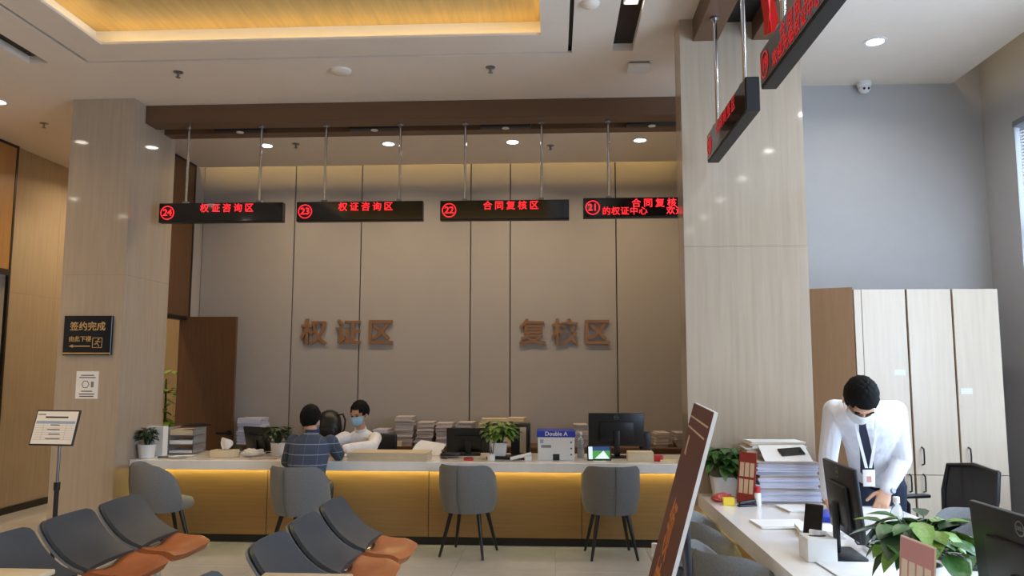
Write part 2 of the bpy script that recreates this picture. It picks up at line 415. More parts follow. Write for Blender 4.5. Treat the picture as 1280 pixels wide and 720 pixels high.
for i in range(ny+1):
    y = WIN_Y0+st*i; b.box(3.74, 3.80, max(WIN_Y0, y-.03), min(WIN_Y1, y+.03), WIN_Z0, WIN_Z1)
b.box(3.74, 3.80, WIN_Y0, WIN_Y1, WIN_Z0, WIN_Z0+.06); b.box(3.74, 3.80, WIN_Y0, WIN_Y1, WIN_Z1-.06, WIN_Z1); b.box(3.745, 3.795, WIN_Y0, WIN_Y1, 2.62, 2.68)
b.build('window_frame', m_alu, w1, 0)
gm = bpy.data.materials.new('thin_glass'); gm.use_nodes = True
nt = gm.node_tree; nt.nodes.clear()
o_ = nt.nodes.new('ShaderNodeOutputMaterial'); mx = nt.nodes.new('ShaderNodeMixShader'); tr = nt.nodes.new('ShaderNodeBsdfTransparent'); gl = nt.nodes.new('ShaderNodeBsdfGlossy')
lw = nt.nodes.new('ShaderNodeLayerWeight'); lw.inputs[0].default_value = .5
pw = nt.nodes.new('ShaderNodeMath'); pw.operation = 'POWER'; pw.inputs[1].default_value = 5.0; nt.links.new(lw.outputs['Facing'], pw.inputs[0])
fr = nt.nodes.new('ShaderNodeMath'); fr.operation = 'MULTIPLY_ADD'; fr.inputs[1].default_value = .5; fr.inputs[2].default_value = .03; nt.links.new(pw.outputs[0], fr.inputs[0]); gl.inputs['Roughness'].default_value = .02; tr.inputs[0].default_value = (.94, .97, .98, 1)
nt.links.new(fr.outputs[0], mx.inputs[0]); nt.links.new(tr.outputs[0], mx.inputs[1]); nt.links.new(gl.outputs[0], mx.inputs[2]); nt.links.new(mx.outputs[0], o_.inputs[0])
for i in range(ny):
    for za, zb in ((WIN_Z0+.06, 2.62), (2.68, WIN_Z1-.06)):
        b = MB(); b.box(3.768, 3.772, WIN_Y0+st*i+.03, WIN_Y0+st*(i+1)-.03, za, zb); b.build('pane', gm, w1, 0)
b = MB(); b.box(3.66, 3.74, WIN_Y1-1.8, WIN_Y1-.01, WIN_Z1-.05, WIN_Z1-.005)
b.build('blind_rail', m_alu, w1, 0)
me_sl = None
for i in range(98):
    z = WIN_Z1-.075-.026*i
    if me_sl is None:
        b = MB(); b.obox((0, 0, 0), (.027, 1.76, .0012), RY(R(-58))); s = b.build('slat', m_blind, w1, 0); me_sl = s.data
    else: s = link('slat', me_sl, w1)
    s.location = (3.705, WIN_Y1-.91, z)
# ================================================================== CEILING FIXTURES
def annulus(b, c, r0, r1, z0, z1, n=28):
    c = Vector(c); P = lambda r, z: b.ring([c+Vector((r*math.cos(2*PI*i/n), r*math.sin(2*PI*i/n), z)) for i in range(n)])
    rs = [P(r0, z0), P(r1, z0), P(r1, z1), P(r0, z1)]
    b.skin(rs+[rs[0]], cap=False); return b
DL = {}
def downlight(x, y, label, group, col=(1.0, .76, .48), power=1.0, z=H):
    t = thing('downlight', label, 'light', (x, y, z), 0, group)
    if not DL:
        b = MB(); annulus(b, (0, 0, 0), .062, .085, -.006, .004); DL['rim'] = b.build('rim', m_white, t).data
        b = MB(); b.lathe([(.062, -.004), (.062, .001)], n=24); DL['lens'] = b.build('lens', m_lamp, t).data
    else:
        link('rim', DL['rim'], t); link('lens', DL['lens'], t)
    key = ('L', col, power)
    if key not in DL:
        d = bpy.data.lights.new('lamp', 'AREA'); d.shape = 'DISK'; d.size = .12; d.energy = DOWNLIGHT_W*power; d.color = col; d.spread = R(150); DL[key] = d
    o = bpy.data.objects.new('lamp', DL[key]); COL.objects.link(o); o.parent = t; o.location = (0, 0, -.008)
    return t
for px, py in ((332, 181), (486, 180), (641, 179), (800, 175)):
    p = at(px, py, Z=H); downlight(p.x, 8.17, 'round white downlight behind the beam over the '+{332: 'open wooden door', 486: 'seated clerk', 641: 'white paper carton', 800: 'counter end by the right pillar'}[px], 'downlights behind the counter beam')
for i in range(8):
    downlight(2.43, 5.73-1.27*i, 'round white downlight in the ceiling above the window-side desk', 'downlights above the window side', (1, .97, .93), .6)
for y in (6.665, 5.35, 4.06, 2.76, 1.4, 0.1):
    downlight(-5.16, y, 'round white downlight in the ceiling left of the coffer', 'downlights left of the coffer', (1, .70, .38), 1.15)
for y in (2.62, 1.33, .04): downlight(-7.0, y, 'round white downlight in the outer row left of the coffer', 'outer row of downlights')
for y in (8.9, 10.4): downlight(-5.16, y, 'round white downlight in the corridor ceiling behind the pillar', 'corridor downlights', power=1.5)
for x in (-3.2, -1.7, -.2): downlight(x, -.6, 'unseen round downlight added on the near side of the coffer to light the hall', 'unseen downlights added to light the hall')  # out-of-view row added to give the hall its main lighting

for k, (x0, x1) in enumerate(TR):
    t = thing('ceiling_light_slot', ['black recessed light slot in the ceiling beside the left pillar', 'black recessed light slot with a square spotlight beside the brown beam'][k], 'light', (0, 0, 0))
    b = MB(); g = .0006
    b.box(x0+g, x0+.004, TY0+g, TY1-g, H, H+.065); b.box(x1-.004, x1-g, TY0+g, TY1-g, H, H+.065); b.box(x0+.004, x1-.004, TY0+g, TY0+.004, H, H+.065); b.box(x0+.004, x1-.004, TY1-.004, TY1-g, H, H+.065)
    b.build('slot_housing', m_ceil, t, 0)
    b = MB(); b.box(x0+.004, x1-.004, TY0+.004, TY1-.004, H+.06, H+.065); b.build('black_baffle', m_black, t, 0)
    for y in (5.07, 3.6, 2.1):
        xm = (x0+x1)/2
        f = MB(); s = .052
        for a in ((-s, s, -s, -s+.008), (-s, s, s-.008, s), (-s, -s+.008, -s, s), (s-.008, s, -s, s)): f.box(xm+a[0], xm+a[1], y+a[2], y+a[3], H+.04, H+.06)
        fo = f.build('lamp_frame', m_white, t, 0)
        f = MB(); f.lathe([(.036, 0), (.036, .012)], (xm, y, H+.045), 20); f.build('lens', m_lamp, fo)
        d = bpy.data.lights.new('spot', 'SPOT'); d.energy = 16; d.color = (1, .9, .74); d.spot_size = R(70); d.spot_blend = .6; d.shadow_soft_size = .035
        o = bpy.data.objects.new('spot', d); COL.objects.link(o); o.parent = t; o.location = (xm, y, H+.04)
for px, py, lab in ((223, 90, 'pendent sprinkler on the ceiling near the left pillar'), (613, 84, 'pendent sprinkler on the ceiling between coffer and brown beam'), (55, 154, 'pendent sprinkler on the ceiling over the left passage'),
                    (370, 180, 'pendent sprinkler behind the beam nearer the open wooden door'), (688, 182, 'pendent sprinkler behind the beam above the characters 复核区')):
    p = at(px, py, Z=H); t = thing('sprinkler', lab, 'sprinkler', (p.x, p.y, H))
    b = MB(); b.lathe([(.04, 0), (.04, -.005), (.015, -.01)], n=16); b.build('escutcheon', m_steel, t)
    b = MB(); b.cyl((0, 0, -.005), (0, 0, -.045), .009); b.cyl((0, 0, -.045), (0, 0, -.049), .02, n=14); b.build('head', m_steel, t)
for px, py, r, lab in ((426, 88, .085, 'round white smoke detector on the ceiling behind the coffer'), (738, 4, .06, 'small round grey speaker on the ceiling beside the light slot')):
    p = at(px, py, Z=H); t = thing('smoke_detector', lab, 'detector', (p.x, p.y, H))
    b = MB(); b.lathe([(r, 0), (r, -.012), (r*.85, -.022), (r*.4, -.03)], n=24); b.build('cover', m_ceil, t)
    b = MB(); b.lathe([(r*1.08, 0), (r*1.08, -.004)], n=24); b.build('base_ring', m_white, t)
p = at(798, 82, Z=H)
t = thing('access_point', 'square white wireless unit on the ceiling beside the right pillar', 'access point', (p.x, p.y, H))
b = MB(); b.box(-.09, .09, -.09, .09, -.035, -.008, .012, 3); b.build('cover', m_white, t)
b = MB(); b.box(-.08, .08, -.08, .08, -.008, 0); b.build('mount', m_gap, t, 0)
p = at(1079, 108, Y=6.6)
t = thing('dome_camera', 'white dome security camera high on the grey wall under the ceiling', 'camera', (p.x, 6.58, H))
b = MB(); b.lathe([(.06, 0), (.06, -.03), (.05, -.04)], n=20); b.build('base', m_white, t)
b = MB(); b.ell((0, -.005, -.055), (.05, .05, .045)); b.build('eyeball', m_white, t)
b = MB(); b.ell((-.018, -.045, -.068), (.011, .011, .011)); b.ell((.018, -.045, -.068), (.011, .011, .011)); b.build('lens', m_black, t)
# small track heads in the beam slot
for px in (300, 468, 632, 815):
    x = at(px, 160, Y=7.12).x
    t = thing('track_spotlight', 'flat black track light in the beam slot above the '+{300: 'tissue box', 468: 'seated clerk', 632: 'small green plant', 815: 'black monitor'}[px], 'light', (x, 7.125, H-.03), 0, 'track lights in the beam slot')
    b = MB(); b.box(-.24, .24, -.05, .05, -.15, -.12, .006); b.build('track_box', m_black, t)
    b = MB(); b.cyl((-.2, 0, -.12), (-.2, 0, 0), .008); b.cyl((.2, 0, -.12), (.2, 0, 0), .008); b.build('stem', m_black, t)
    b = MB(); b.lathe([(.035, -.155), (.035, -.149)], n=16); b.build('lens', m_lipwhite, t)

# ================================================================== LED SIGNS
def led_sign(num, label, loc, rz, L, hgt, thick, zc, line1, line2, rods, ztop, off1=.06, off2=None, red=None):
    m_r = red or m_red
    t = thing('led_sign', label, 'sign', (loc[0], loc[1], ztop), rz, 'hanging LED counter signs')
    z0, z1 = zc-hgt/2-ztop, zc+hgt/2-ztop
    b = MB(); b.box(-L/2, L/2, -thick/2, thick/2, z0, z1, .004, 1); body = b.build('housing', m_black, t)
    yf = -thick/2
    b = MB(); b.box(-L/2+.008, L/2-.008, yf-.003, yf+.001, z0+.012, z1-.008); b.build('display_face', m_signface, body, 0)
    cx = -L/2+.085
    b = MB(); annulus(b, (0, 0, 0), .058, .066, 0, .002, 32); b.build('number_ring', m_r, t, 0, (cx, yf-.004, (z0+z1)/2), (R(90), 0, 0))
    lettering('number', str(num), .088, m_r, t, (cx, yf-.004, (z0+z1)/2), bold=.0015, extrude=.001)
    for i_, ch_ in enumerate(line1.split()): lettering('display_character', ch_, .086, m_r, t, (off1+.107*(i_-2), yf-.004, (z0+z1)/2+(.034 if line2 else .036)), bold=.0008, extrude=.001)
    if line2:
        for i_, ch_ in enumerate(line2):
            if ch_ != ' ': lettering('scrolling_character', ch_, .08, m_r, t, (off2+.04+.083*i_, yf-.004, z0+.055), bold=.0006, extrude=.001)
    for x in rods:
        b = MB(); b.cyl((x, 0, z1), (x, 0, -.002), .0125, n=12); rd = b.build('rod', m_chrome, t)
        b = MB(); b.cyl((x, 0, -.012), (x, 0, -.001), .03, .03, 16); b.build('flange', m_steel, rd); b = MB(); b.cyl((x, 0, z1), (x, 0, z1+.02), .035, .03, 14); b.build('socket', m_steel, rd)
    return t
SY = 6.985; ZT = 3.88
def mid(px0, px1): return (at(px0, 265, Y=SY).x+at(px1, 265, Y=SY).x)/2
SW = 1.19
for num, a, e, l1, ra in ((24, 200, 356, '权 证 咨 询 区', (235, 326)), (23, 371, 530, '权 证 咨 询 区', (407, 500)), (22, 552, 710, '合 同 复 核 区', (581.5, 677))):
    xm = mid(a, e)
    led_sign(num, {24: 'hanging LED sign numbered 24 nearest the left pillar, reading 权证咨询区', 23: 'hanging LED sign numbered 23 between signs 24 and 22, reading 权证咨询区', 22: 'hanging LED sign numbered 22 with one line reading 合同复核区'}[num], (xm, SY), 0, SW, .185, .07, (3.042 if num > 22 else 3.04), l1, None, [at(r, 200, Y=SY).x-xm for r in ra], ZT)
xm = at(729, 260, Y=SY).x+SW/2
led_sign(21, 'black hanging LED sign with the number 21 and two lines of red text', (xm, SY), 0, SW, .185, .07, 3.052, '合 同 复 核 区', '的权证中心  欢迎光临', [at(760.5, 200, Y=SY).x-xm, at(760.5, 200, Y=SY).x-xm+.72], ZT, .1, -SW/2+.17)
led_sign(20, 'black hanging LED sign end-on beside the right pillar with faint red text', (1.062, 4.555), R(-90)-R(0), 1.04, .19, .075, 3.045, '合 同 网 签 区', None, [-.36, .36], 3.885, .03, red=m_red_viewdim)
led_sign(19, 'black hanging LED sign nearest the red ribbon with two lines of red text', (1.062, 3.17), R(-90), 1.13, .19, .075, 3.05, '合 同 网 签 区', '欢迎光临权证中心', [-.30, .36], 3.885, .03, -SW/2+.24, red=m_red_viewdim)
t = thing('red_ribbon', 'red cloth ribbon tied to a sign rod under the beam', 'ribbon', (1.035, 3.62, 3.885))
b = MB(); rr = random.Random(3)
for k in range(3):
    a = k*2.1; pts = []
    prev = None; rings = []
    for i in range(9):
        z = -.003-.086*i; w = .03*(1-.03*i); sx = .022*math.cos(a)+.012*math.sin(i*.9+k); sy = .022*math.sin(a)+.012*math.cos(i*1.1+k)
        th = a+.35*math.sin(i*.7+k)
        d = Vector((math.cos(th), math.sin(th), 0)); n_ = Vector((-d.y, d.x, 0))*.0015; c_ = Vector((sx, sy, z))
        rings.append(b.ring([c_-d*w-n_, c_+d*w-n_, c_+d*w+n_, c_-d*w+n_]))
    b.skin(rings)
b.build('cloth', m_ribbon, t)

# ---- copper letters on the back wall
for word, pxs in (('权证区', (393, 436, 476)), ('复核区', (666, 706, 746))):
    for ch, px in zip(word, pxs):
        p = at(px, 417.5, Y=WY)
        o = lettering('wall_letter', ch, .33, m_copper, None, (p.x, WY-.022, p.z), bold=.006, extrude=.012)
        tag(o, f'copper coloured raised character {ch} ('+{'权': 'quan', '证': 'zheng', '复': 'fu', '核': 'he'}.get(ch, '')+') on the panelled wall' if ch != '区' else ('copper coloured raised character 区 ending the left wall inscription' if word[0] == '权' else 'copper coloured raised character 区 ending the right wall inscription'), 'wall letter', 'raised wall characters')
# ================================================================== FURNITURE
# ---- long counter in front of the panelled wall
CT = .765
def worktop(name, label, boxes, bev=.004):
    b = MB()
    for x in boxes: b.box(*x, bev, 1)
    return tag(b.build(name, m_stone), label, 'worktop')
worktop('counter_worktop', 'long white stone worktop on the wood fronted counter', [(PX1+.003, 1.615, 6.87, 7.66, CT-.083, CT)])
t = thing('service_counter', 'long counter with golden oak front panels and a lit top edge', 'counter', (0, 7.1, 0))
b = MB(); b.box(PX1+.004, 1.61, .02, .5, .075, CT-.084); b.build('carcass', m_brown, t, 0)
ex = [PX1+.004]+[at(px, 620, Y=7.1).x for px in (334, 536, 727)]+[1.61]
for a, e in zip(ex[:-1], ex[1:]):
    b = MB(); b.box(a+.003, e-.003, 0, .02, .075, CT-.084, .001, 1); b.build('front_panel', m_counterwood, t)
b = MB(); b.box(PX1+.004, 1.61, .03, .48, 0, .075); b.build('kick_board', m_base, t, 0)
b = MB(); b.box(PX1+.01, 1.6, -.045, -.033, CT-.092, CT-.0835); b.build('light_strip', m_strip, t, 0)
# ---- window side counter, running towards the viewer, with a deep wing
CX = .945; CY0, CY1 = 1.3, QY0-.003
b = MB()
outline = [(CX, CY0), (2.02, CY0), (2.02, 4.86), (1.64, 4.86), (1.64, CY1), (CX, CY1)]
b.poly([(x, y, CT-.083) for x, y in outline], (0, 0, .083))
tag(b.build('counter_worktop', m_stone), 'white stone worktop of the window-side counter crowded with office things', 'worktop')
t = thing('service_counter', 'window-side counter with yellow lit oak front behind the grey chairs', 'counter', (0, 0, 0))
b = MB(); b.poly([(x, y, .075) for x, y in [(CX+.27, CY0+.02), (1.95, CY0+.02), (1.95, 4.8), (1.6, 4.8), (1.6, CY1-.002), (CX+.27, CY1-.002)]], (0, 0, CT-.084-.075)); b.build('carcass', m_cab, t, 0)
n = 3
for i in range(n):
    a = CY0+.02+(CY1-CY0-.022)*i/n; e = CY0+.02+(CY1-CY0-.022)*(i+1)/n
    b = MB(); b.box(CX+.25, CX+.27, a+.003, e-.003, .075, CT-.084, .001, 1); b.build('front_panel', m_counterwood, t)
b = MB(); b.box(CX+.28, 1.58, CY0+.04, CY1-.01, 0, .075); b.build('kick_board', m_base, t, 0)
b = MB(); b.box(CX+.215, CX+.228, CY0+.05, CY1-.02, CT-.092, CT-.0835); b.build('light_strip', m_strip, t, 0)

# ---- tall cabinets on the grey wall
YC = 6.03
def cx(px, py=362): return at(px, py, Y=YC).x
zc = at(1150, 361.5, Y=YC).z; zs = at(1160, 594, Y=YC).z
ed = [cx(1076), cx(1132), cx(1189), cx(1246.5)]
t = thing('filing_cabinet', 'row of tall pale ash filing cabinets against the grey wall', 'cabinet', (0, YC, 0))
b = MB(); b.box(cx(1067), ed[3], .02, 6.635-YC, .05, zc-.002); b.build('carcass', m_brown, t, 0)
b = MB(); b.box(cx(1067), ed[0]-.002, 0, .02, .05, zc, .001, 1); b.build('stile', m_cab, t)
b = MB(); b.box(cx(1067)+.02, ed[3]-.02, .05, .5, 0, .05); b.build('plinth', m_base, t, 0)
for i in range(3):
    x0, x1 = ed[i]+(.002 if i == 0 else .008), ed[i+1]-(.008 if i < 2 else 0)
    for za, zb in ((.055, zs-.003), (zs+.003, zc)):
        b = MB(); b.box(x0, x1, 0, .02, za, zb, .001, 1); d = b.build('door', m_cab, t)
        hx = x1-.035 if i == 0 else x0+.05
        up = za > .5
        zh = at(1152, 570, Y=YC).z if up else at(1150, 604, Y=YC).z
        if up and i == 0: continue
        b = MB(); b.tube([(hx, 0, zh-.065), (hx, -.03, zh-.055), (hx, -.034, zh), (hx, -.03, zh+.055), (hx, 0, zh+.065)], .006); b.build('handle', m_black, d)
    zl = at(1130, 465.5, Y=YC).z-.07*i
    xa = x1-.11 if i == 0 else x0+.02
    if i != 1:
        b = MB(); b.box(xa, xa+.085, -.0015, .001, zl-.022, zl+.022); b.build('label_card', m_paper, t, 0)
pa, pb = at(1066, 358, Z=2.215), at(1004, 361.5, Z=2.215)
pa.y = YC-.008; pa.x = cx(1066)-.003
d = Vector((pb.x-pa.x, pb.y-pa.y, 0)); ang = math.atan2(d.y, d.x)
b = MB(); b.obox(((pa.x+pb.x)/2, (pa.y+pb.y)/2-YC+.012, 2.215/2+.02), (d.length, .022, 2.215-.04), RZ(ang), .001, 1); b.build('end_panel', M('end_panel_wood', (150, 114, 80), .45, var=.08, scale=(40, 40, 2.2)), t)

# ---- low cabinet along the panelled wall
t = thing('low_cabinet', 'low dark wood cabinet along the wall piled with documents', 'cabinet', (0, 8.72, 0))
LT = .72; lxs = [-3.55+.62*i for i in range(9)]
b = MB(); b.box(lxs[0], lxs[-1], .02, .47, .06, LT-.03); b.build('carcass', m_brown, t, 0)
b = MB(); b.box(lxs[0]-.01, lxs[-1]+.01, -.01, .475, LT-.03, LT, .003, 1); b.build('top', m_brown, t)
b = MB(); b.box(lxs[0]+.01, lxs[-1]-.01, .04, .45, 0, .06); b.build('plinth', m_base, t, 0)
for a, e in zip(lxs[:-1], lxs[1:]):
    b = MB(); b.box(a+.003, e-.003, 0, .02, .06, LT-.032, .001, 1); d = b.build('door', m_brown, t)
    b = MB(); b.box(a+.28, a+.34, -.012, 0, LT-.1, LT-.085, .002, 1); b.build('handle', m_steel, d)

# ---- upholstered tub chairs
def make_tub(label):
    t = thing('tub_chair', label, 'chair', (0, 0, 0), 0, 'grey tub chairs')
    zb, zt_, r = .37, .775, .245
    N = 28; TH = R(112); rings = []
    b = MB()
    for i in range(N+1):
        th = -TH+2*TH*i/N; a = abs(th)
        drop = 0 if a < R(52) else (1-math.sqrt(max(0, 1-((a-R(52))/(TH-R(52)))**2)))
        top = zt_-(zt_-zb-.13)*drop
        prof = []
        lean = .035
        for (dr, f) in ((0, 0), (.012, .25), (.012, .6), (.0, .93), (-.018, 1.0), (-.04, .96), (-.05, .6), (-.045, .25), (-.04, 0)):
            z = zb+(top-zb)*f; rad = r+dr-.03*(1-f)*(1-f)
            yy = -math.cos(th)*rad*1.0-(lean*f if a < R(80) else lean*f*max(0, (TH-a)/(TH-R(80))))
            prof.append((math.sin(th)*rad, yy, z))
        rings.append(b.ring(prof))
    b.skin(rings)
    back = b.build('backrest', m_fabric, t, 50)
    b = MB(); b.tube([(0, -(r-.03+.004), zb), (0, -(r+.014+.008), zb+.12), (0, -(r+.014+.022), zb+.26), (0, -(r+.036), zb+.37), (0, -(r+.012), zt_+.002)], .0035, 6); b.build('seam', m_seamf, back)
    b = MB(); b.lathe([(.05, .375), (.19, .375), (.222, .39), (.225, .42), (.21, .455), (.17, .468), (.05, .47)], (0, .03, 0), 32); b.build('seat', m_fabric, t, 60)
    for sx in (-1, 1):
        for sy in (-1, 1):
            b = MB(); b.cyl((sx*.12, sy*.10+.01, .385), (sx*.195, sy*.19+.01, 0), .02, .011, 12); b.build('leg', m_blackleg, t)
    return t
tub = make_tub('grey tub chair turned sideways beside the left pillar')
def put_tub(px, Y, rz, label, X=None, first=False):
    o = tub if first else copy_tree(tub)
    o.location = (at(px, 620, Y=Y).x if X is None else X, Y, 0); o.rotation_euler = (0, 0, R(rz)); o['label'] = label
    return o
put_tub(204, 6.66, -48, 'grey tub chair turned sideways beside the left pillar', first=True)
put_tub(377, 6.60, -14, 'grey tub chair under the man in the plaid shirt')
put_tub(586, 6.80, -14, 'grey tub chair at the counter in front of the potted plant')
put_tub(763, 6.80, 6, 'grey tub chair at the counter in front of the tablet screen')
put_tub(0, 3.72, -67, 'grey tub chair at the window-side counter behind the maroon board', X=.87)
put_tub(0, 4.42, -92, 'grey tub chair at the window-side counter next to the right pillar', X=.925)
put_tub(0, 4.55, 130, 'grey tub chair behind the window-side counter beside the mesh chair', X=2.33)

# ---- waiting benches
def arc_shell(b, prof, hw, thick, ycurve=.0, rnd=.05, ny=10):
    """curved panel swept from a side profile, with rounded top corners"""
    n = len(prof); F_, B_ = [], []
    for i, (x, z) in enumerate(prof):
        x0, z0 = prof[max(i-1, 0)]; x1, z1 = prof[min(i+1, n-1)]
        tx, tz = x1-x0, z1-z0; l = math.hypot(tx, tz); nx, nz = tz/l, -tx/l
        ds = math.hypot(prof[0][0]-x, prof[0][1]-z)
        w = hw if ds > rnd else hw-rnd+math.sqrt(max(0, rnd*rnd-(rnd-ds)**2))
        row_f, row_b = [], []
        for k in range(ny+1):
            y = -w+2*w*k/ny; cv = ycurve*(y/hw)**2
            row_f.append((x+cv, y, z)); row_b.append((x+cv+nx*thick, y, z+nz*thick))
        F_.append(row_f); B_.append(row_b)
    rings = [b.ring(f+list(reversed(k))) for f, k in zip(F_, B_)]
    return b.skin(rings)
BP = [(0, .75), (.007, .739), (.018, .72), (.034, .695), (.058, .66), (.09, .622), (.13, .582), (.175, .548), (.225, .52), (.28, .50)]
BM = {}
def bench(label, xt, centres, tabY, y0, y1, group=None):
    t = thing('waiting_bench', label, 'bench', (xt, 0, 0), 0, group)
    for y in centres:
        if 'back' not in BM:
            b = MB(); arc_shell(b, BP, .228, -.02, .025); BM['back'] = b.build('backrest', m_slate, t, 50).data
            b = MB(); arc_shell(b, [(x-.021, z-.006) for x, z in BP], .234, -.012, .025, .055); BM['shell'] = b.build('back_shell', m_slateside, t, 50).data
            b = MB(); NX, NY = 10, 12; top, bot = [], []
            for i in range(NX+1):
                rt, rb = [], []
                for k in range(NY+1):
                    v = -1+2*k/NY; u = i/NX
                    xr = .305-.085*abs(v)**2.2; xf = .56-.045*abs(v)**5
                    x = xr+(xf-xr)*u; hwv = .222+.01*u
                    z = .475+.06*abs(v)**2.2*(1-u)**2+.02*u*u-.03*max(0, u-.85)/.15
                    rt.append((x, v*hwv, z)); rb.append((x+(0 if u < .9 else -.02), v*hwv*.97, z-.035))
                top.append(rt); bot.append(rb)
            b.skin([b.ring(a+list(reversed(c_))) for a, c_ in zip(top, bot)]); BM['seat'] = b.build('seat', m_tan, t, 60).data
            b = MB(); b.box(.17, .34, -.1, .1, .405, .44, .006); b.obox((.255, 0, .462), (.07, .2, .012), RY(R(-18)), .004); BM['br'] = b.build('bracket', m_chrome, t).data
            objs = [o for o in t.children][-4:]
        else: objs = [link('backrest', BM['back'], t), link('back_shell', BM['shell'], t), link('seat', BM['seat'], t), link('bracket', BM['br'], t)]
        for o in objs: o.location = (0, y, 0)
    b = MB(); b.box(.22, .28, y0, y1, .355, .405, .006); b.build('beam', m_steel, t)
    for y in (y0+.2, y1-.2):
        b = MB(); b.cyl((.25, y, .36), (.25, y, .04), .028, n=14); b.tube([(-.08, y, .012), (0, y, .03), (.25, y, .05), (.45, y, .03), (.53, y, .012)], .018, 10); b.build('leg', m_chrome, t)
    b = MB(); b.box(.14, .54, tabY-.13, tabY+.13, .655, .68, .008, 3); tt = b.build('side_table', m_cream, t)
    b = MB(); b.cyl((.25, tabY, .40), (.25, tabY, .655), .022); b.build('table_post', m_chrome, tt)
    return t
def bY(px, py): return at(px, py, Z=.75).y
c3 = (bY(117, 632)+bY(168, 618))/2; c2 = (bY(45, 657)+bY(113, 634))/2; c1 = 2*c2-c3; tY = at(85, 711, Z=.68).y-.13
bench('slate and tan waiting bench in front of the pillar', at(113, 634, Z=.75).x, (c1, c2, c3), tY, tY-.2, c3+.28, 'waiting benches')
bench('slate and tan waiting bench between the other bench and the maroon board', at(392, 637, Z=.75).x, (bY(250, 712)-.235, c1, c2, c3), tY, tY-.75, c3+.28, 'waiting benches')

# ---- mesh office chair by the cabinets
t = thing('office_chair', 'black mesh office chair in front of the filing cabinets', 'chair', (2.50, 5.3, 0), R(103))
# local: sitter faces +Y, back at -Y
b = MB()
pts = [(-.20, -.20, .56), (-.235, -.235, .76), (-.22, -.27, .93), (0, -.285, .955), (.22, -.27, .93), (.235, -.235, .76), (.20, -.20, .56), (0, -.215, .545), (-.20, -.20, .56)]
b.tube(pts, .016, 8); b.build('back_frame', m_blackpl, t)
b = MB(); rows = []
for i in range(7):
    z = .56+.385*i/6; w = .2+.025*math.sin(PI*i/6*.8)
    rows.append(b.ring([(-w+2*w*k/6, -.2-.08*i/6-.02*(1-((k-3)/3)**2), z) for k in range(7)]+[(w-2*w*k/6, -.204-.08*i/6-.02*(1-((k-3)/3)**2), z) for k in range(7)]))
b.skin(rows); b.build('back_mesh', m_mesh, t, 60)
b = MB(); b.box(-.24, .24, -.2, .26, .43, .50, .03, 3); b.build('seat', m_blackpl, t)
for s in (-1, 1):
    b = MB(); b.tube([(s*.25, -.05, .45), (s*.29, 0, .5), (s*.29, 0, .66), (s*.29, .04, .70)], .014); b.box(s*.29-.03, s*.29+.03, -.16, .16, .70, .725, .01, 3); b.build('armrest', m_blackpl, t)
b = MB(); b.tube([(0, -.1, .44), (0, -.2, .46), (0, -.24, .6)], .02); b.build('back_bracket', m_blackpl, t)
b = MB(); b.cyl((0, 0, .44), (0, 0, .1), .028); b.build('gas_lift', m_blackpl, t)
b = MB()
for k in range(5):
    a = 2*PI*k/5; b.tube([(0, 0, .1), (.28*math.cos(a), .28*math.sin(a), .065)], [.028, .016])
b.build('star_base', m_blackpl, t)
for k in range(5):
    a = 2*PI*k/5; b = MB(); p = Vector((.28*math.cos(a), .28*math.sin(a), .03)); q = Vector((-math.sin(a), math.cos(a), 0))*.02; b.cyl(p-q, p+q, .03, n=14); b.build('castor', m_blackpl, t)
# ================================================================== THINGS ON THE COUNTERS
rnd = random.Random(11)
def leaf(b, base, d, up, L, W, bend=.25):
    """pointed leaf, folded along its rib"""
    base = Vector(base); d = Vector(d).normalized(); up = Vector(up); s = d.cross(up).normalized(); n = s.cross(d).normalized()
    prof = [(0, .0), (.12, .55), (.35, 1.0), (.62, .8), (.85, .36), (1.0, 0)]
    mids, ls, rs = [], [], []
    for u, w in prof:
        p = base+d*(L*u)-n*(bend*L*u*u)
        mids.append(b.bm.verts.new(p))
        if 0 < w:
            ls.append(b.bm.verts.new(p-s*(W*w/2)+n*(W*.14*w))); rs.append(b.bm.verts.new(p+s*(W*w/2)+n*(W*.14*w)))
    for side, fl in ((ls, 0), (rs, 1)):
        q = [(mids[0], side[0], mids[1])]+[(mids[i], side[i-1], side[i], mids[i+1]) for i in range(1, 4)]+[(mids[4], side[3], mids[5])]
        for f in q: b.bm.faces.new(f if fl else tuple(reversed(f)))
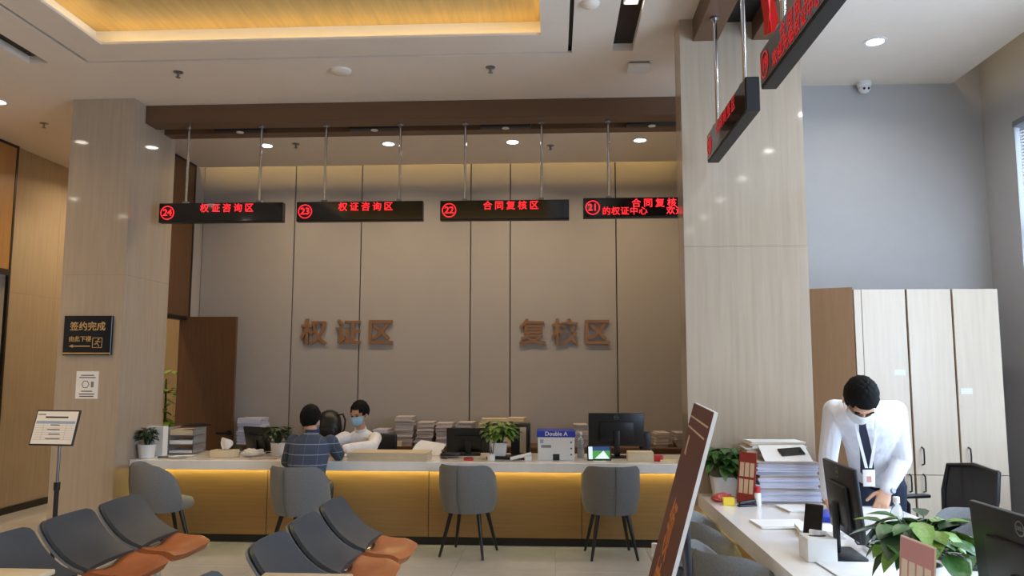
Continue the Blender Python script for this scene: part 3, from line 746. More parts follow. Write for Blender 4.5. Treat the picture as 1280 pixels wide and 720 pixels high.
def plant(label, x, y, z, pr, ph, fr, fh, n, mat, square=False, leafL=.06, big=False, group='potted plants on the counters', seed=1):
    t = thing('potted_plant', label, 'plant', (x, y, z), 0, group); rg = random.Random(seed)
    b = MB(); prof = [(pr*.74, 0), (pr*.8, .004), (pr, ph-.006), (pr*1.02, ph), (pr*.9, ph), (pr*.86, ph-.02)]
    (b.sqlathe if square else b.lathe)(prof); b.build('pot', m_pot, t, 40)
    b = MB(); (b.sqlathe if square else b.lathe)([(pr*.86, ph-.024), (pr*.86, ph-.015)]); b.build('soil', m_soil, t)
    b = MB(); fol = MB(); leaves = []
    for i in range(n):
        a = rg.uniform(0, 2*PI); el = rg.uniform(-.15, 1.0); rad = fr*rg.uniform(.35, 1)*math.cos(el*.8)
        tip = Vector((rad*math.cos(a), rad*math.sin(a), ph+fh*(.35+.62*math.sin(max(el, -.1)*1.4)*rg.uniform(.6, 1))))
        if i % (1 if big else 3) == 0: b.tube([(.2*pr*math.cos(a), .2*pr*math.sin(a), ph-.02), (tip*.5+Vector((0, 0, ph*.5+fh*.15))), tip], .0022, 5)
        d = Vector((math.cos(a+rg.uniform(-.7, .7)), math.sin(a+rg.uniform(-.7, .7)), rg.uniform(-.75, .45)))
        L = leafL*rg.uniform(.7, 1.25)
        if big: leaves.append((tip, d, L))
        else: leaf(fol, tip, d, (0, 0, 1), L, L*.62)
    b.build('stems', m_leafd, t)['kind'] = 'stuff'
    if big:
        mes = []
        for k, mt in enumerate((m_leaf, m_leafd, m_leafl)):
            lb = MB(); leaf(lb, (0, 0, 0), (0, 1, 0), (0, 0, 1), 1, .66, .2+.1*k); bmesh.ops.recalc_face_normals(lb.bm, faces=lb.bm.faces)
            me = bpy.data.meshes.new('leaf'); lb.bm.to_mesh(me); lb.bm.free(); me.materials.append(mt); me.polygons.foreach_set('use_smooth', [True]*len(me.polygons)); mes.append(me)
        for tip, d, L in leaves:
            o = link('leaf', rg.choice((mes[0], mes[0], mes[1], mes[2])), t); o.rotation_mode = 'QUATERNION'
            o.rotation_quaternion = d.to_track_quat('Y', 'Z'); o.location = tip; o.scale = (L, L, L)
    else: fol.build('foliage', mat, t, 60)['kind'] = 'stuff'
    return t
def wt(px, py, z=CT): return at(px, py, Z=z)

p = wt(176, 573); plant('potted plant with dark leaves in a white pot beside the left pillar', -3.748, 7.0, CT, .082, .125, .08, .16, 120, m_leafd, leafL=.05, seed=2)
p = wt(350, 573); plant('potted plant with dark leaves in a round white pot beside the plaid shirt', at(347, 570, Y=7.25).x, 7.25, CT, .07, .125, .15, .16, 150, m_leafd, leafL=.06, seed=3)
p = wt(626, 570); plant('small green potted plant in a tapered white pot beside the paper carton', p.x, 7.2, CT+.025, .075, .12, .15, .2, 170, m_leafl, square=True, leafL=.075, seed=4)
t = tag(MB().box(at(609, 570, Y=7.2).x, at(664, 570, Y=7.2).x, 7.1, 7.32, CT, CT+.024, .005).build('desk_tray', m_blackpl), 'flat black tray under the small green potted plant', 'tray')
plant('green potted plant in a white square pot beside the right pillar', at(905, 600, Y=5.14).x, 5.14, CT, .083, .135, .1, .19, 110, m_leaf, square=True, leafL=.085, seed=5)
plant('leafy potted plant with glossy leaves beside the pink card', 1.32, 2.95, CT, .07, .12, .15, .175, 72, m_leaf, leafL=.115, big=True, seed=6)

# ---- white upright file box and document sorter at the left end
t = thing('file_box', 'white upright file box with a column of small marks', 'file box', (at(196, 560, Y=7.2).x, 7.2, CT), R(-5))
b = MB(); b.box(-.085, .085, -.04, .04, 0, .275, .003, 1); b.build('box', m_paper, t)
for k in range(5): lettering('spine_mark', '权证咨询区'[k], .026, m_ink, t, (-.03, -.042, .17-.03*k), bold=.0006, extrude=.0005)
t = thing('document_sorter', 'clear tiered document sorter holding papers beside the file box', 'sorter', (at(230, 560, Y=7.42).x, 7.47, CT), R(4))
for k in range(3):
    z = .004+.085*k; b = MB(); b.box(-.13, .13, -.15, .15, z, z+.005); b.box(-.13, -.125, -.15, .15, z+.005, z+.08); b.box(.125, .13, -.15, .15, z+.005, z+.08); b.build('tier', m_clear, t, 0)
    b = MB(); b.box(-.11, .11, -.14, .14, z+.006, z+.03+.012*k, .002, 1); b.build('papers', m_kraft if k == 2 else m_paper, t)
t = thing('serving_tray', 'dark oval tray lying on the document sorter', 'tray', (at(243, 545, Y=7.42).x+.02, 7.42, CT+.2575), R(10))
b = MB(); b.lathe([(.10, 0), (.13, .008), (.135, .022), (.128, .022), (.12, .012), (.02, .008)], n=28); o = b.build('dish', m_blackpl, t); o.scale = (1, .65, 1)
t = thing('folded_leaflet', 'white folded leaflet with a black pen beside it near the document sorter', 'leaflet', (at(228, 570, Y=7.02).x, 7.02, CT), R(-10))
b = MB(); b.obox((0, 0, .011), (.2, .13, .004), RY(R(3))); b.obox((.0, 0, .02), (.2, .12, .004), RY(R(-4))); b.build('sheet', m_paper, t, 0)['kind'] = 'stuff'
t = thing('marker_pen', 'black marker pen lying beside the white leaflet', 'pen', (at(206, 571, Y=7.03).x, 7.03, CT), R(35))
b = MB(); b.cyl((-.06, 0, .008), (.045, 0, .008), .007, n=10); b.build('barrel', m_blackpl, t); b = MB(); b.cyl((.045, 0, .008), (.07, 0, .008), .008, .006, 10); b.build('cap', m_base, t)
def tissue_box(label, x, y, rz, w, d, h, th):
    t = thing('tissue_box', label, 'tissue box', (x, y, CT), rz)
    b = MB(); b.box(-w/2, w/2, -d/2, d/2, 0, h, .006); b.build('box', m_white if w < .15 else m_cream, t)
    b = MB(); b.ell((0, 0, h), (w*.3, d*.18, .0015)); b.build('slot', m_gap, t)
    b = MB(); rs = []; s_ = min(1., w/.2)
    for i in range(7):
        u = i/6; x0_ = -.022-.03*math.sin(u*2.4); x1_ = .02+.05*math.sin(u*1.9); f_ = []
        for k in range(9): v = k/8; f_.append((s_*(x0_+(x1_-x0_)*v), .014*s_*math.sin(v*7+u*2)*(.3+u), h-.004+th*u*(1-.45*max(0, v-.35))))
        rs.append(b.ring(f_+[(x, y+.003, z) for x, y, z in reversed(f_)]))
    b.skin(rs); b.build('tissue', m_paper, t, 40)
p = wt(281, 571); tissue_box('wide tissue box with a white tissue standing up on the long counter', at(281, 571, Y=7.1).x, 7.1, R(-4), .235, .12, .07, .115)
tissue_box('small white tissue box on the window-side counter under the leaning phone', 1.135, 3.50, R(0), .125, .125, .1, .03)

# ---- monitors
def monitor(label, x, y, z, rz, w=.5, h=.31, lift=.1, tilt=6, logo=True, neck_back=True, name='monitor', group=None):
    """screen faces local +Y, its back towards -Y"""
    t = thing(name, label, 'monitor', (x, y, z), R(rz), group); rt = RX(R(tilt))
    c = Vector((0, 0, lift+h/2))
    b = MB(); b.obox(c, (w, .022, h), rt, .006, 2); body = b.build('shell', m_blackpl, t)
    b = MB(); b.obox(c+rt@Vector((0, -.02, -.02)), (w*.62, .028, h*.6), rt, .012, 2); b.build('back_cover', m_blackpl, body)
    b = MB(); b.obox(c+rt@Vector((0, .0115, .004)), (w-.02, .002, h-.03), rt); b.build('screen', m_screen, body, 0)
    if logo:
        b = MB(); annulus(b, (0, 0, 0), .019, .0225, 0, .0015, 28); o = b.build('logo_ring', m_steel, body, 0); e = Matrix.Rotation(R(90)+R(tilt), 3, 'X').to_euler(); 
        o.location = c+rt@Vector((0, -.0125 if h*.3+.02 < h*.36 else -.0125, h*.38)); o.rotation_euler = e
        lettering('logo', 'DELL', .016, m_steel, body, c+rt@Vector((0, -.0128, h*.38)), e, bold=.0006, extrude=.0006)
    b = MB(); b.obox((0, -.035, (lift+h*.45)/2+.01), (.055, .02, lift+h*.45-.01), None, .006); b.build('stand_neck', m_blackpl, t)
    b = MB(); b.box(-.12, .12, -.13, .06, 0, .014, .006); b.build('stand_base', m_blackpl, t)
    return t
p = at(771, 570, Y=7.35); monitor('black monitor seen from behind beside the small tablet', p.x, 7.38, CT, 2, .52, .31, .1, 4)
b = thing('speaker_box', 'low black computer speaker behind the black monitor', 'speaker', (at(806, 560, Y=7.5).x, 7.5, CT))
k = MB(); k.box(-.05, .05, -.05, .05, 0, .225, .008); k.build('cabinet', m_blackpl, b); k = MB(); k.lathe([(.03, 0), (.03, .003)], n=18); k.build('grille', m_base, b, 30, (0, .053, .14), (R(90), 0, 0))
p = at(585, 570, Y=7.48); monitor('low black monitor seen from behind next to the leaning white sheet', p.x, 7.5, CT, 3, .42, .235, .02, 8, False)
p = at(322, 566, Y=7.5); monitor('tilted black monitor between tissue box and potted plant', p.x, 7.5, CT, -28, .36, .235, .02, 14, False)
ma, mb = at(1034, 572, Z=1.165), at(1073, 587, Z=1.165); md = mb-ma
monitor('black monitor edge-on with its stand on the window-side counter', (ma.x+mb.x)/2, (ma.y+mb.y)/2, CT, math.degrees(math.atan2(md.y, md.x)), md.length, .31, .09, 5)
monitor('black monitor showing its logo in front of the white printer', 1.375, 2.385, CT, -89, .54, .325, .07, 4)
# ---- paper carton
x0, x1 = at(672, 573, Y=7.08).x, at(718, 573, Y=7.08).x
t = thing('paper_carton', 'white paper carton with a blue printed lid on the counter', 'carton', ((x0+x1)/2, 7.22, CT), R(1))
w = x1-x0
b = MB(); b.box(-w/2, w/2, -.13, .13, 0, .235, .003, 1); b.build('carton_body', m_white, t)
b = MB(); b.box(-w/2-.008, w/2+.008, -.138, .138, .205, .262, .004, 1); lid = b.build('lid', m_blue, t)
lettering('brand_print', 'Double A', .052, m_paper, lid, (0, -.1395, .235), bold=.001, extrude=.0006)
b = MB(); b.box(-.03, .03, -.1315, -.13, .0, .055); b.build('barcode_patch', m_ink, t, 0)
b = MB(); b.box(-w/2+.03, -w/2+.12, -.1312, -.13, .11, .135); b.build('printed_block', M('grey_print', (140, 140, 146), .7), t, 0)
b = MB(); b.box(-w/2+.02, -w/2+.05, -.1312, -.13, .15, .185); b.build('printed_icon', m_printblue, t, 0)
for k in range(3):
    b = MB(); b.lathe([(.008, 0), (.008, .001)], n=12); b.build('printed_dot', m_ink, t, 0, (w/2-.03, -.1312, .05+.055*k), (R(90), 0, 0))
# ---- tablet, bottle and small goods
t = thing('tablet', 'small tablet on a stand with a lit green picture', 'tablet', (at(749, 573, Y=7.05).x, 7.06, CT), R(3)); rt = RX(R(-14)); c_ = Vector((0, 0, .07))
b = MB(); b.obox(c_, (.215, .009, .135), rt, .004); bd = b.build('case', m_blackpl, t)
def scr(name, x0, x1, z0, z1, m, dy=0): k = MB(); k.obox(c_+rt@Vector(((x0+x1)/2, -.0055-dy, (z0+z1)/2)), (x1-x0, .001, z1-z0), rt); k.build(name, m, bd, 0)
scr('screen', -.095, .095, -.055, .055, m_scr1); scr('menu_strip', -.095, -.06, -.055, .055, m_scr2, .0006); scr('sky_area', -.058, .095, .02, .055, m_scr3, .0006)
k = MB(); k.poly([c_+rt@Vector((a, -.0068, z)) for a, z in ((-.04, -.05), (.09, -.05), (.04, .02))], rt@Vector((0, .0006, 0))); k.build('road_area', m_scr2, bd, 0)
b = MB(); b.box(-.06, .06, -.05, .05, 0, .006, .002, 1); b.build('stand', m_white, t)
t = thing('water_bottle', 'clear plastic bottle between the paper carton and the monitor', 'bottle', (at(726, 570, Y=7.3).x, 7.3, CT))
b = MB(); b.lathe([(.03, 0), (.033, .01), (.033, .15), (.024, .185), (.013, .2), (.013, .215)], n=18); b.build('bottle', m_clear, t); b = MB(); b.lathe([(.015, .212), (.015, .235), (.012, .237)], n=16); b.build('cap', m_white, t)
x = at(800, 573, Y=7.1).x
tag(MB().box(x-.115, x+.115, 7.03, 7.17, CT, CT+.085, .004, 1).build('cardboard_box', m_kraft), 'low beige cardboard box beside the black monitor', 'box')
x = at(821, 573, Y=7.12).x
tag(MB().box(x-.05, x+.05, 7.06, 7.17, CT, CT+.05, .006).build('stamp_case', m_redpl), 'red stamp case beside the beige cardboard box', 'case')
t = thing('note_pad', 'yellowish note pad near the counter end by the right pillar', 'note pad', (at(836, 574, Y=7.0).x, 7.02, CT), R(-12)); b = MB(); b.box(-.07, .07, -.05, .05, 0, .016); b.build('pad', m_kraft, t, 0); b = MB(); b.box(-.07, .07, .04, .05, .016, .0185); b.build('binding', m_yellow, t, 0)
x = at(586, 573, Y=7.05).x
t = thing('ink_pad', 'small red ink pad on the counter in front of the low monitor', 'ink pad', (x, 7.03, CT), R(6)); b = MB(); b.box(-.045, .045, -.03, .03, 0, .022, .005); b.build('case', m_redpl, t); b = MB(); b.box(-.038, .038, -.024, .024, .022, .026, .002, 1); b.build('lid', m_base, t)
t = thing('desk_phone', 'black desk telephone with a coiled cord beside the red ink pad', 'telephone', (at(562, 570, Y=7.2).x, 7.22, CT), R(12)); b = MB(); b.obox((0, 0, .028), (.18, .15, .03), RX(R(-8)), .008); b.build('base', m_blackpl, t); b = MB(); b.tube([(-.06, -.06, .05), (-.06, -.02, .062), (-.06, .04, .062), (-.06, .075, .055)], [.016, .012, .012, .016], 10); b.build('handset', m_blackpl, t)
b = MB(); b.tube([(-.09+.002*i+.012*math.cos(i*1.6), -.08-.002*i, .012+.008*math.sin(i*1.6)) for i in range(26)], .003, 5); b.build('cord', m_blackpl, t)
t = thing('pen_holder', 'small white pen holder beside the small green plant', 'pen holder', (at(614, 570, Y=7.02).x, 7.02, CT)); b = MB(); b.lathe([(.034, 0), (.036, .06), (.031, .06), (.03, .01)], n=18); b.build('cup', m_white, t)
for k, (a, m) in enumerate(((.3, m_blackpl), (2.2, m_steel), (4.0, m_blackpl))):
    b = MB(); b.cyl((.008*math.cos(a), .008*math.sin(a), .012), (.026*math.cos(a), .026*math.sin(a), .16), .004, n=8); b.build('pen', m, t)
t = thing('computer_tower', 'dark computer case with a beige side behind the small green plant', 'computer', (at(651, 560, Y=7.5).x, 7.5, CT)); b = MB(); b.box(-.09, .09, -.1, .12, 0, .3, .006); b.build('case', m_blackpl, t); b = MB(); b.box(-.005, .055, -.1015, -.1, .03, .27); b.build('front_strip', m_kraft, t, 0)
t = thing('paper_roll', 'white paper roll leaning on the tray beside the paper carton', 'paper roll', (at(652, 568, Y=7.08).x, 7.03, CT), R(12)); b = MB(); b.cyl((-.1, 0, .018), (.09, 0, .06), .016, n=14); b.build('roll', m_paper, t); b = MB(); b.box(.03, .09, -.02, .02, 0, .043, .003, 1); b.build('rest', m_white, t)
# ---- flat papers
def sheets(name, label, cat, x, y, rz, w, d, h, mat=None, z=CT, layers=4, group=None, jit=.006):
    """a pile of loose sheets: one body with uneven edges"""
    t = thing(name, label, cat, (x, y, z), rz, group); pile(t, 'sheets', w, d, h, mat or m_paper, layers, jit); return t
def pile(t, nm, w, d, h, mat, layers, jit, z0=0.):
    b = MB(); rs = []
    for i in range(layers):
        ox, oy = rnd.uniform(-jit, jit), rnd.uniform(-jit, jit); za, zb = z0+h*i/layers, z0+h*(i+1)/layers
        for z, k in ((za, .985 if i else 1), (za+(zb-za)*.3, 1), (zb-(zb-za)*.1, 1)):
            rs.append(b.ring([(ox+sx*w/2*k, oy+sy*d/2*k, z) for sx, sy in ((-1, -1), (1, -1), (1, 1), (-1, 1))]))
    rs[-1][0].co.z = z0+h
    for v in rs[-1]: v.co.z = z0+h
    b.skin(rs); return b.build(nm, mat, t, 20)
p0, p1 = at(438, 572, Y=7.0), at(536, 572, Y=7.0)
sheets('paper_pile', 'long cream pile of drawings lying on the counter before the seated clerk', 'papers', (p0.x+p1.x)/2, 7.03, R(-1), p1.x-p0.x, .29, .075, m_kraft, layers=5)
sheets('paper_pile', 'white form lying in front of the seated clerk', 'papers', at(436, 570, Y=7.1).x-.02, 7.29, R(10), .28, .2, .012, m_paper, layers=2)
sheets('paper_pile', 'flat white papers beside the potted plant and the plaid shirt', 'papers', at(331, 570, Y=7.05).x, 7.05, R(8), .25, .18, .01, m_papergrey, layers=2)
t = thing('crumpled_paper', 'crumpled white paper on the counter left of the plaid shirt', 'paper', (at(333, 566, Y=7.28).x-.08, 7.16, CT+.0), R(0))
b = MB(); bmesh.ops.create_icosphere(b.bm, subdivisions=3, radius=1)
for v in b.bm.verts: v.co = Vector((v.co.x*.11, v.co.y*.06, (v.co.z+1)*.035))*(1+rnd.uniform(-.22, .22)); v.co.z = max(v.co.z, .0)
b.build('paper', m_paper, t, 10)
t = thing('leaning_sheet', 'white sheet leaning against the low black monitor', 'paper', (at(534, 566, Y=7.42).x, 7.36, CT), R(-6))
b = MB(); rs = []
for i in range(6):
    u = i/5; rs.append(b.ring([(-.17+.09*u, .1*u, .004+.13*u+.02*math.sin(u*3)), (.13+.04*u, .1*u, .004+.10*u), (.13+.04*u, .1*u+.003, .004+.10*u), (-.17+.09*u, .1*u+.003, .004+.13*u+.02*math.sin(u*3))]))
b.skin(rs); b.build('sheet', m_paper, t, 40)

# ---- piles of documents on the low cabinet
def bundles(px, wpx, ytop, mat, label, group, ybase=None, Y=8.95, n=3, z0=LT):
    zt_ = at(px, ytop, Y=Y-.15).z; x = at(px, 540, Y=Y).x; w = wpx*Y/962*.8
    h = (zt_-z0)/n
    for i in range(n):
        sheets('document_bundle', ((['lower', 'topmost'] if n == 2 else ['lowest', 'middle', 'topmost'] if n == 3 else ['lowest', 'second lowest', 'second highest', 'topmost'])[i]+' '+label), 'documents', x+rnd.uniform(-.012, .012), Y+rnd.uniform(-.01, .01), R(rnd.uniform(-4, 4)), w, .29, h-.0008, mat, z0+i*h, 6, group, .012)
g = 'document bundles on the low cabinet'
bundles(316, 36, 523, m_paperblue, 'bluish document bundle in the pile beside the open door', g, n=4)
bundles(481, 22, 537, m_paperblue, 'bluish document bundle in the pile behind the seated clerk', g, n=2)
bundles(507, 27, 521, m_papergrey, 'greyish document bundle in the tallest pile behind the counter', g)
bundles(533, 25, 528, m_papergrey, 'greyish document bundle in the pile next to the tallest one', g)
bundles(558, 25, 529, m_papergrey, 'greyish document bundle in the pile above the low black monitor', g)
bundles(582, 24, 528, m_papergrey, 'greyish document bundle in the pile beside the beige archive boxes', g)
bundles(727, 20, 531, m_papergrey, 'greyish document bundle in the pile between carton and monitor', g, n=3)
bundles(825, 18, 541, m_papergrey, 'flat document bundle tied in the pile near the right pillar', g, n=2)
bundles(850, 18, 541, m_papergrey, 'flat document bundle in the pile half hidden by the right pillar', g, n=2)
x0, x1 = at(600, 540, Y=8.95).x, at(658, 540, Y=8.95).x
t = thing('archive_box', 'beige archive box on the low cabinet behind the small green plant', 'box', ((x0+x1)/2, 8.95, LT)); w = x1-x0
b = MB(); b.box(-w/2, w/2, -.15, .15, 0, .24, .004, 1); b.build('box', m_kraft, t); b = MB(); b.box(-w/2-.005, w/2+.005, -.155, .155, .19, .25, .004, 1); b.build('lid', m_kraft, t)
sheets('document_bundle', 'beige envelope lying on the archive box', 'documents', x0+.17, 8.93, R(9), .3, .24, .05, m_kraft, LT+.2505, 3, g)
sheets('document_bundle', 'beige envelope lying tilted beside another on the archive box', 'documents', x0+.42, 8.95, R(-7), .2, .24, .06, m_kraft, LT+.2505, 3, g)
t = thing('name_plate', 'small cream name plate on the low cabinet beside the dark chair', 'name plate', (at(498, 556, Y=8.75).x, 8.745, LT)); b = MB(); b.box(-.04, .04, -.006, .006, 0, .055, .002, 1); b.build('plate', m_cream, t); b = MB(); b.box(-.04, .04, -.025, .025, 0, .004); b.build('foot', m_cream, t, 0)
# dark chair behind the clerk, and backpack
t = thing('office_chair', 'black office chair partly hidden behind the seated clerk', 'chair', (at(464, 560, Y=8.14).x, 8.14, 0), R(180))
b = MB(); b.box(-.23, .23, -.24, -.19, .55, .89, .02, 3); b.build('backrest', m_blackpl, t); b = MB(); b.box(-.24, .24, -.2, .24, .42, .49, .03, 3); b.build('seat', m_blackpl, t)
b = MB(); b.tube([(0, -.1, .43), (0, -.2, .45), (0, -.215, .6)], .02); b.build('back_bracket', m_blackpl, t); b = MB(); b.cyl((0, 0, .42), (0, 0, .08), .028); b.build('gas_lift', m_blackpl, t)
b = MB()
for k in range(5): a = 2*PI*k/5; b.tube([(0, 0, .09), (.28*math.cos(a), .28*math.sin(a), .03)], [.028, .03])
b.build('star_base', m_blackpl, t)
t = thing('backpack', 'black backpack with a loop strap standing behind the plaid shirt', 'backpack', (at(412, 530, Y=8.95).x, 8.93, LT), R(8))
b = MB(); b.loft([((0, 0, 0), (.12, 0, 0), (0, .09, 0)), ((0, 0, .03), (.15, 0, 0), (0, .115, 0)), ((0, 0, .2), (.15, 0, 0), (0, .12, 0)), ((0, .01, .3), (.13, 0, 0), (0, .1, 0)), ((0, .02, .36), (.09, 0, 0), (0, .07, 0)), ((0, .02, .385), (.03, 0, 0), (0, .02, 0))], 20, .8); b.build('bag', m_blackpl, t, 60)
b = MB(); b.loft([((0, -.1, .05), (.1, 0, 0), (0, .03, 0)), ((0, -.115, .1), (.11, 0, 0), (0, .035, 0)), ((0, -.1, .19), (.09, 0, 0), (0, .03, 0))], 16, .7); b.build('front_pocket', m_base, t, 60)
b = MB(); b.tube([(.10, -.03, .33), (.16, -.04, .34), (.19, -.04, .27), (.18, -.04, .17), (.145, -.02, .1)], .011); b.build('strap', m_base, t)

# ================================================================== LEFT PILLAR: PLAQUE, NOTICE, FLOOR STAND
p0, p1 = at(83.5, 395, Y=PY0), at(140, 444, Y=PY0)
t = thing('direction_plaque', 'black plaque with gold characters and an arrow on the left pillar', 'plaque', ((p0.x+p1.x)/2, PY0, (p0.z+p1.z)/2)); w, h = p1.x-p0.x, p0.z-p1.z
b = MB(); b.box(-w/2, w/2, -.03, -.0005, -h/2, h/2, .002, 1); b.build('board', m_signface, t)
b = MB(); b.box(-w/2, w/2, -.0308, -.03, -h/2+.01, -h/2+.022); b.build('gold_line', m_inkgold, t, 0)
lettering('heading', '签约完成', .082, m_inkgold, t, (.0, -.0306, .075), bold=.0015, extrude=.0006)
lettering('direction_text', '由此下楼', .052, m_inkgold, t, (-.065, -.0306, -.035), bold=.0008, extrude=.0006)
b = MB(); b.poly([(x, -.0312, z) for x, z in ((-.165, -.095), (-.125, -.08), (-.125, -.09), (.03, -.09), (.03, -.1), (-.125, -.1), (-.125, -.11))], (0, .001, 0)); b.build('arrow', m_inkgold, t, 0)
b = MB()
for a in ((.05, .055, -.11, -.02), (.135, .14, -.11, -.02), (.05, .14, -.11, -.105), (.05, .14, -.025, -.02)): b.box(a[0], a[1], -.0312, -.0302, a[2], a[3])
b.build('icon_frame', m_inkgold, t, 0)
b = MB(); b.cyl((.106, -.0312, -.036), (.106, -.0302, -.036), .007, n=12); b.tube([(.1, -.0308, -.046), (.092, -.0308, -.068), (.104, -.0308, -.082), (.112, -.0308, -.098)], .0035, 6); b.tube([(.092, -.0308, -.068), (.078, -.0308, -.078), (.066, -.0308, -.078)], .0035, 6); b.tube([(.098, -.0308, -.048), (.082, -.0308, -.052), (.076, -.0308, -.062)], .003, 6); b.tube([(.1, -.0308, -.048), (.114, -.0308, -.06), (.126, -.0308, -.054)], .003, 6); b.build('running_figure', m_inkgold, t)['kind'] = 'stuff'
p0, p1 = at(96, 464, Y=PY0), at(122, 498.5, Y=PY0)
t = thing('paper_notice', 'small white paper notice below the black plaque on the pillar', 'notice', ((p0.x+p1.x)/2, PY0, (p0.z+p1.z)/2)); w, h = p1.x-p0.x, p0.z-p1.z
b = MB(); b.box(-w/2, w/2, -.002, -.0005, -h/2, h/2); b.build('sheet', m_paper, t, 0)
for k, (z, ww) in enumerate(((.085, .12), (.065, .15), (-.055, .1), (-.08, .14), (-.1, .13))):
    b = MB(); b.box(-ww/2, ww/2, -.0026, -.002, z-.004, z+.004); b.build('print_line', m_ink, t, 0)
b = MB(); annulus(b, (0, 0, 0), .03, .036, 0, .0006, 6); b.build('print_figure', m_ink, t, 0, (-.015, -.0021, .005), (R(90), 0, 0)); b = MB(); b.box(.035, .06, -.0026, -.002, -.02, .03); b.build('print_patch', M('grey_ink', (120, 120, 122), .7), t, 0)
# floor stand with a framed table of text
YS = 5.9; q = at(67, 640, Y=YS)
t = thing('sign_stand', 'framed white information table on a steel floor stand', 'sign stand', (q.x, YS, 0))
c0, c1 = at(34, 555, Y=YS), at(100, 515, Y=YS); cw, ch = at(96, 535, Y=YS).x-at(37, 535, Y=YS).x, (c1.z-c0.z)*1.12; cc = Vector(((c0.x+c1.x)/2-q.x, .02, (c0.z+c1.z)/2)); rt = RX(R(-24)) @ RY(R(0))
sh = Matrix(((1, .14, .14), (0, 1, 0), (0, 0, 1)))
rt2 = RZ(R(-6)) @ RX(R(-15))
b = MB(); b.obox(cc, (cw, .015, ch), rt2, .003, 1); fb = b.build('frame', m_blackpl, t)
def card(nm, x0, x1, z0, z1, m, dy=0): k = MB(); k.obox(cc+rt2@Vector(((x0+x1)/2, -.0082-dy, (z0+z1)/2)), (x1-x0, .001, z1-z0), rt2); k.build(nm, m, fb, 0)
card('sheet', -cw/2+.012, cw/2-.012, -ch/2+.012, ch/2-.012, m_paper)
card('heading_bar', -cw/2+.02, cw/2-.02, .03, .052, m_printblue, .0006); card('title_line', -.1, .1, .075, .088, m_ink, .0006); card('logo_line', -cw/2+.02, -cw/2+.09, .1, .107, m_ink, .0006)
m_grid = M('grey_rule', (168, 168, 166), .7)
for k in range(7): card('table_rule', -cw/2+.02, cw/2-.02, .014-.018*k, .016-.018*k, m_grid, .0006)
for k in range(4): card('table_entry', -.04-.02*(k % 2), .04+.01*k, .018-.036*k, .024-.036*k, m_ink, .0008)
for x_ in (-.1, .1): card('table_rule', x_-.001, x_+.001, -.1, .03, m_grid, .0006)
b = MB(); b.cyl((0, .02, .62), (0, .025, cc.z-.04), .011); b.build('upper_pole', m_steel, t); b = MB(); b.cyl((0, .02, .02), (0, .02, .66), .017); b.cyl((0, .02, .64), (0, .02, .70), .024); b.build('lower_pole', m_blackpl, t)
b = MB(); b.lathe([(.17, 0), (.17, .012), (.03, .022)], (0, .02, 0), 28); b.build('base', m_blackpl, t)

# ================================================================== MAROON BOARD ON ITS EASEL
n_top, f_top = at(893, 515, Y=2.42), at(868, 503, Y=3.12)
ztop = (n_top.z+f_top.z)/2; lean = .285
n_top = Vector((n_top.x, 2.42, ztop)); f_top = Vector((f_top.x, 3.12, ztop))
ty = (f_top-n_top); W_ = ty.length; ty = ty.normalized()
dn = Vector((-lean, 0, -1)).normalized(); Lb = 1.32
nrm = dn.cross(ty); nrm = nrm if nrm.x < 0 else -nrm; nrm.normalize()
t = thing('display_board', 'leaning maroon display board with gold characters and white edges', 'display board', ((n_top.x+f_top.x)/2-lean*ztop, (n_top.y+f_top.y)/2, 0)); o0 = Vector(t.location)
def bp(u, v, w=0.): return f_top-o0-ty*(u*W_)+dn*v+nrm*w     # u from far to near edge, v down, w out of the face
def bpoly(nm, pts, w0, w1, m, par=None): k = MB(); k.poly([bp(u, v, w0) for u, v in pts], nrm*(w1-w0)); return k.build(nm, m, par or t, 0)
bpoly('board', ((0, 0), (1, 0), (1, Lb), (0, Lb)), -.012, 0, m_white)
bd = bpoly('printed_face', ((.004, .003), (.996, .003), (.996, Lb), (.004, Lb)), .0, .0015, m_maroon)
bpoly('gold_rule', ((.03, .05), (.94, .05), (.94, .056), (.03, .056)), .0015, .0022, m_beigepr, bd); bpoly('gold_rule', ((.03, .09), (.9, .09), (.9, .096), (.03, .096)), .0015, .0022, m_beigepr, bd)
rot = Matrix((-ty, -dn, nrm)).transposed().to_euler()
for s_, u, v, sz, m, bo in (('R', .24, .16, .095, m_beigepr, .003), ('领', .44, .46, .22, m_orange, .002), ('馆', .44, .68, .22, m_orange, .002)):
    o = lettering('board_print', s_, sz, m, bd, bp(u, v, .002), rot, bold=bo, extrude=.0006)
b = MB()
for u in (.12, .88): b.tube([bp(u, .5, -.03), bp(u, Lb, -.03), Vector(bp(u, Lb, -.03))+Vector((-lean*.16, 0, 0))-Vector((0, 0, Vector(bp(u, Lb, -.03)).z-.012))], .012)
b.build('front_leg', m_blackpl, t)['kind'] = 'stuff'
q = Vector(bp(.5, .35, -.03)); b = MB(); b.tube([q, Vector((q.x+.02, q.y, .012))], .012); b.build('rear_leg', m_blackpl, t)
b = MB(); b.tube([bp(.12, .5, -.03), bp(.88, .5, -.03)], .01); b.build('cross_bar', m_blackpl, t)
b = MB(); b.tube([bp(.05, Lb+.012, -.03), bp(.95, Lb+.012, -.03)], .012); b.tube([bp(.12, Lb+.012, -.03), bp(.12, Lb+.012, .02)], .008); b.build('ledge', m_blackpl, t)
k = MB(); p = Vector(bp(-.012, .62, -.004)); k.tube([p, p+Vector((0, .0, .05))], .012); k.build('edge_clip', m_white, t)

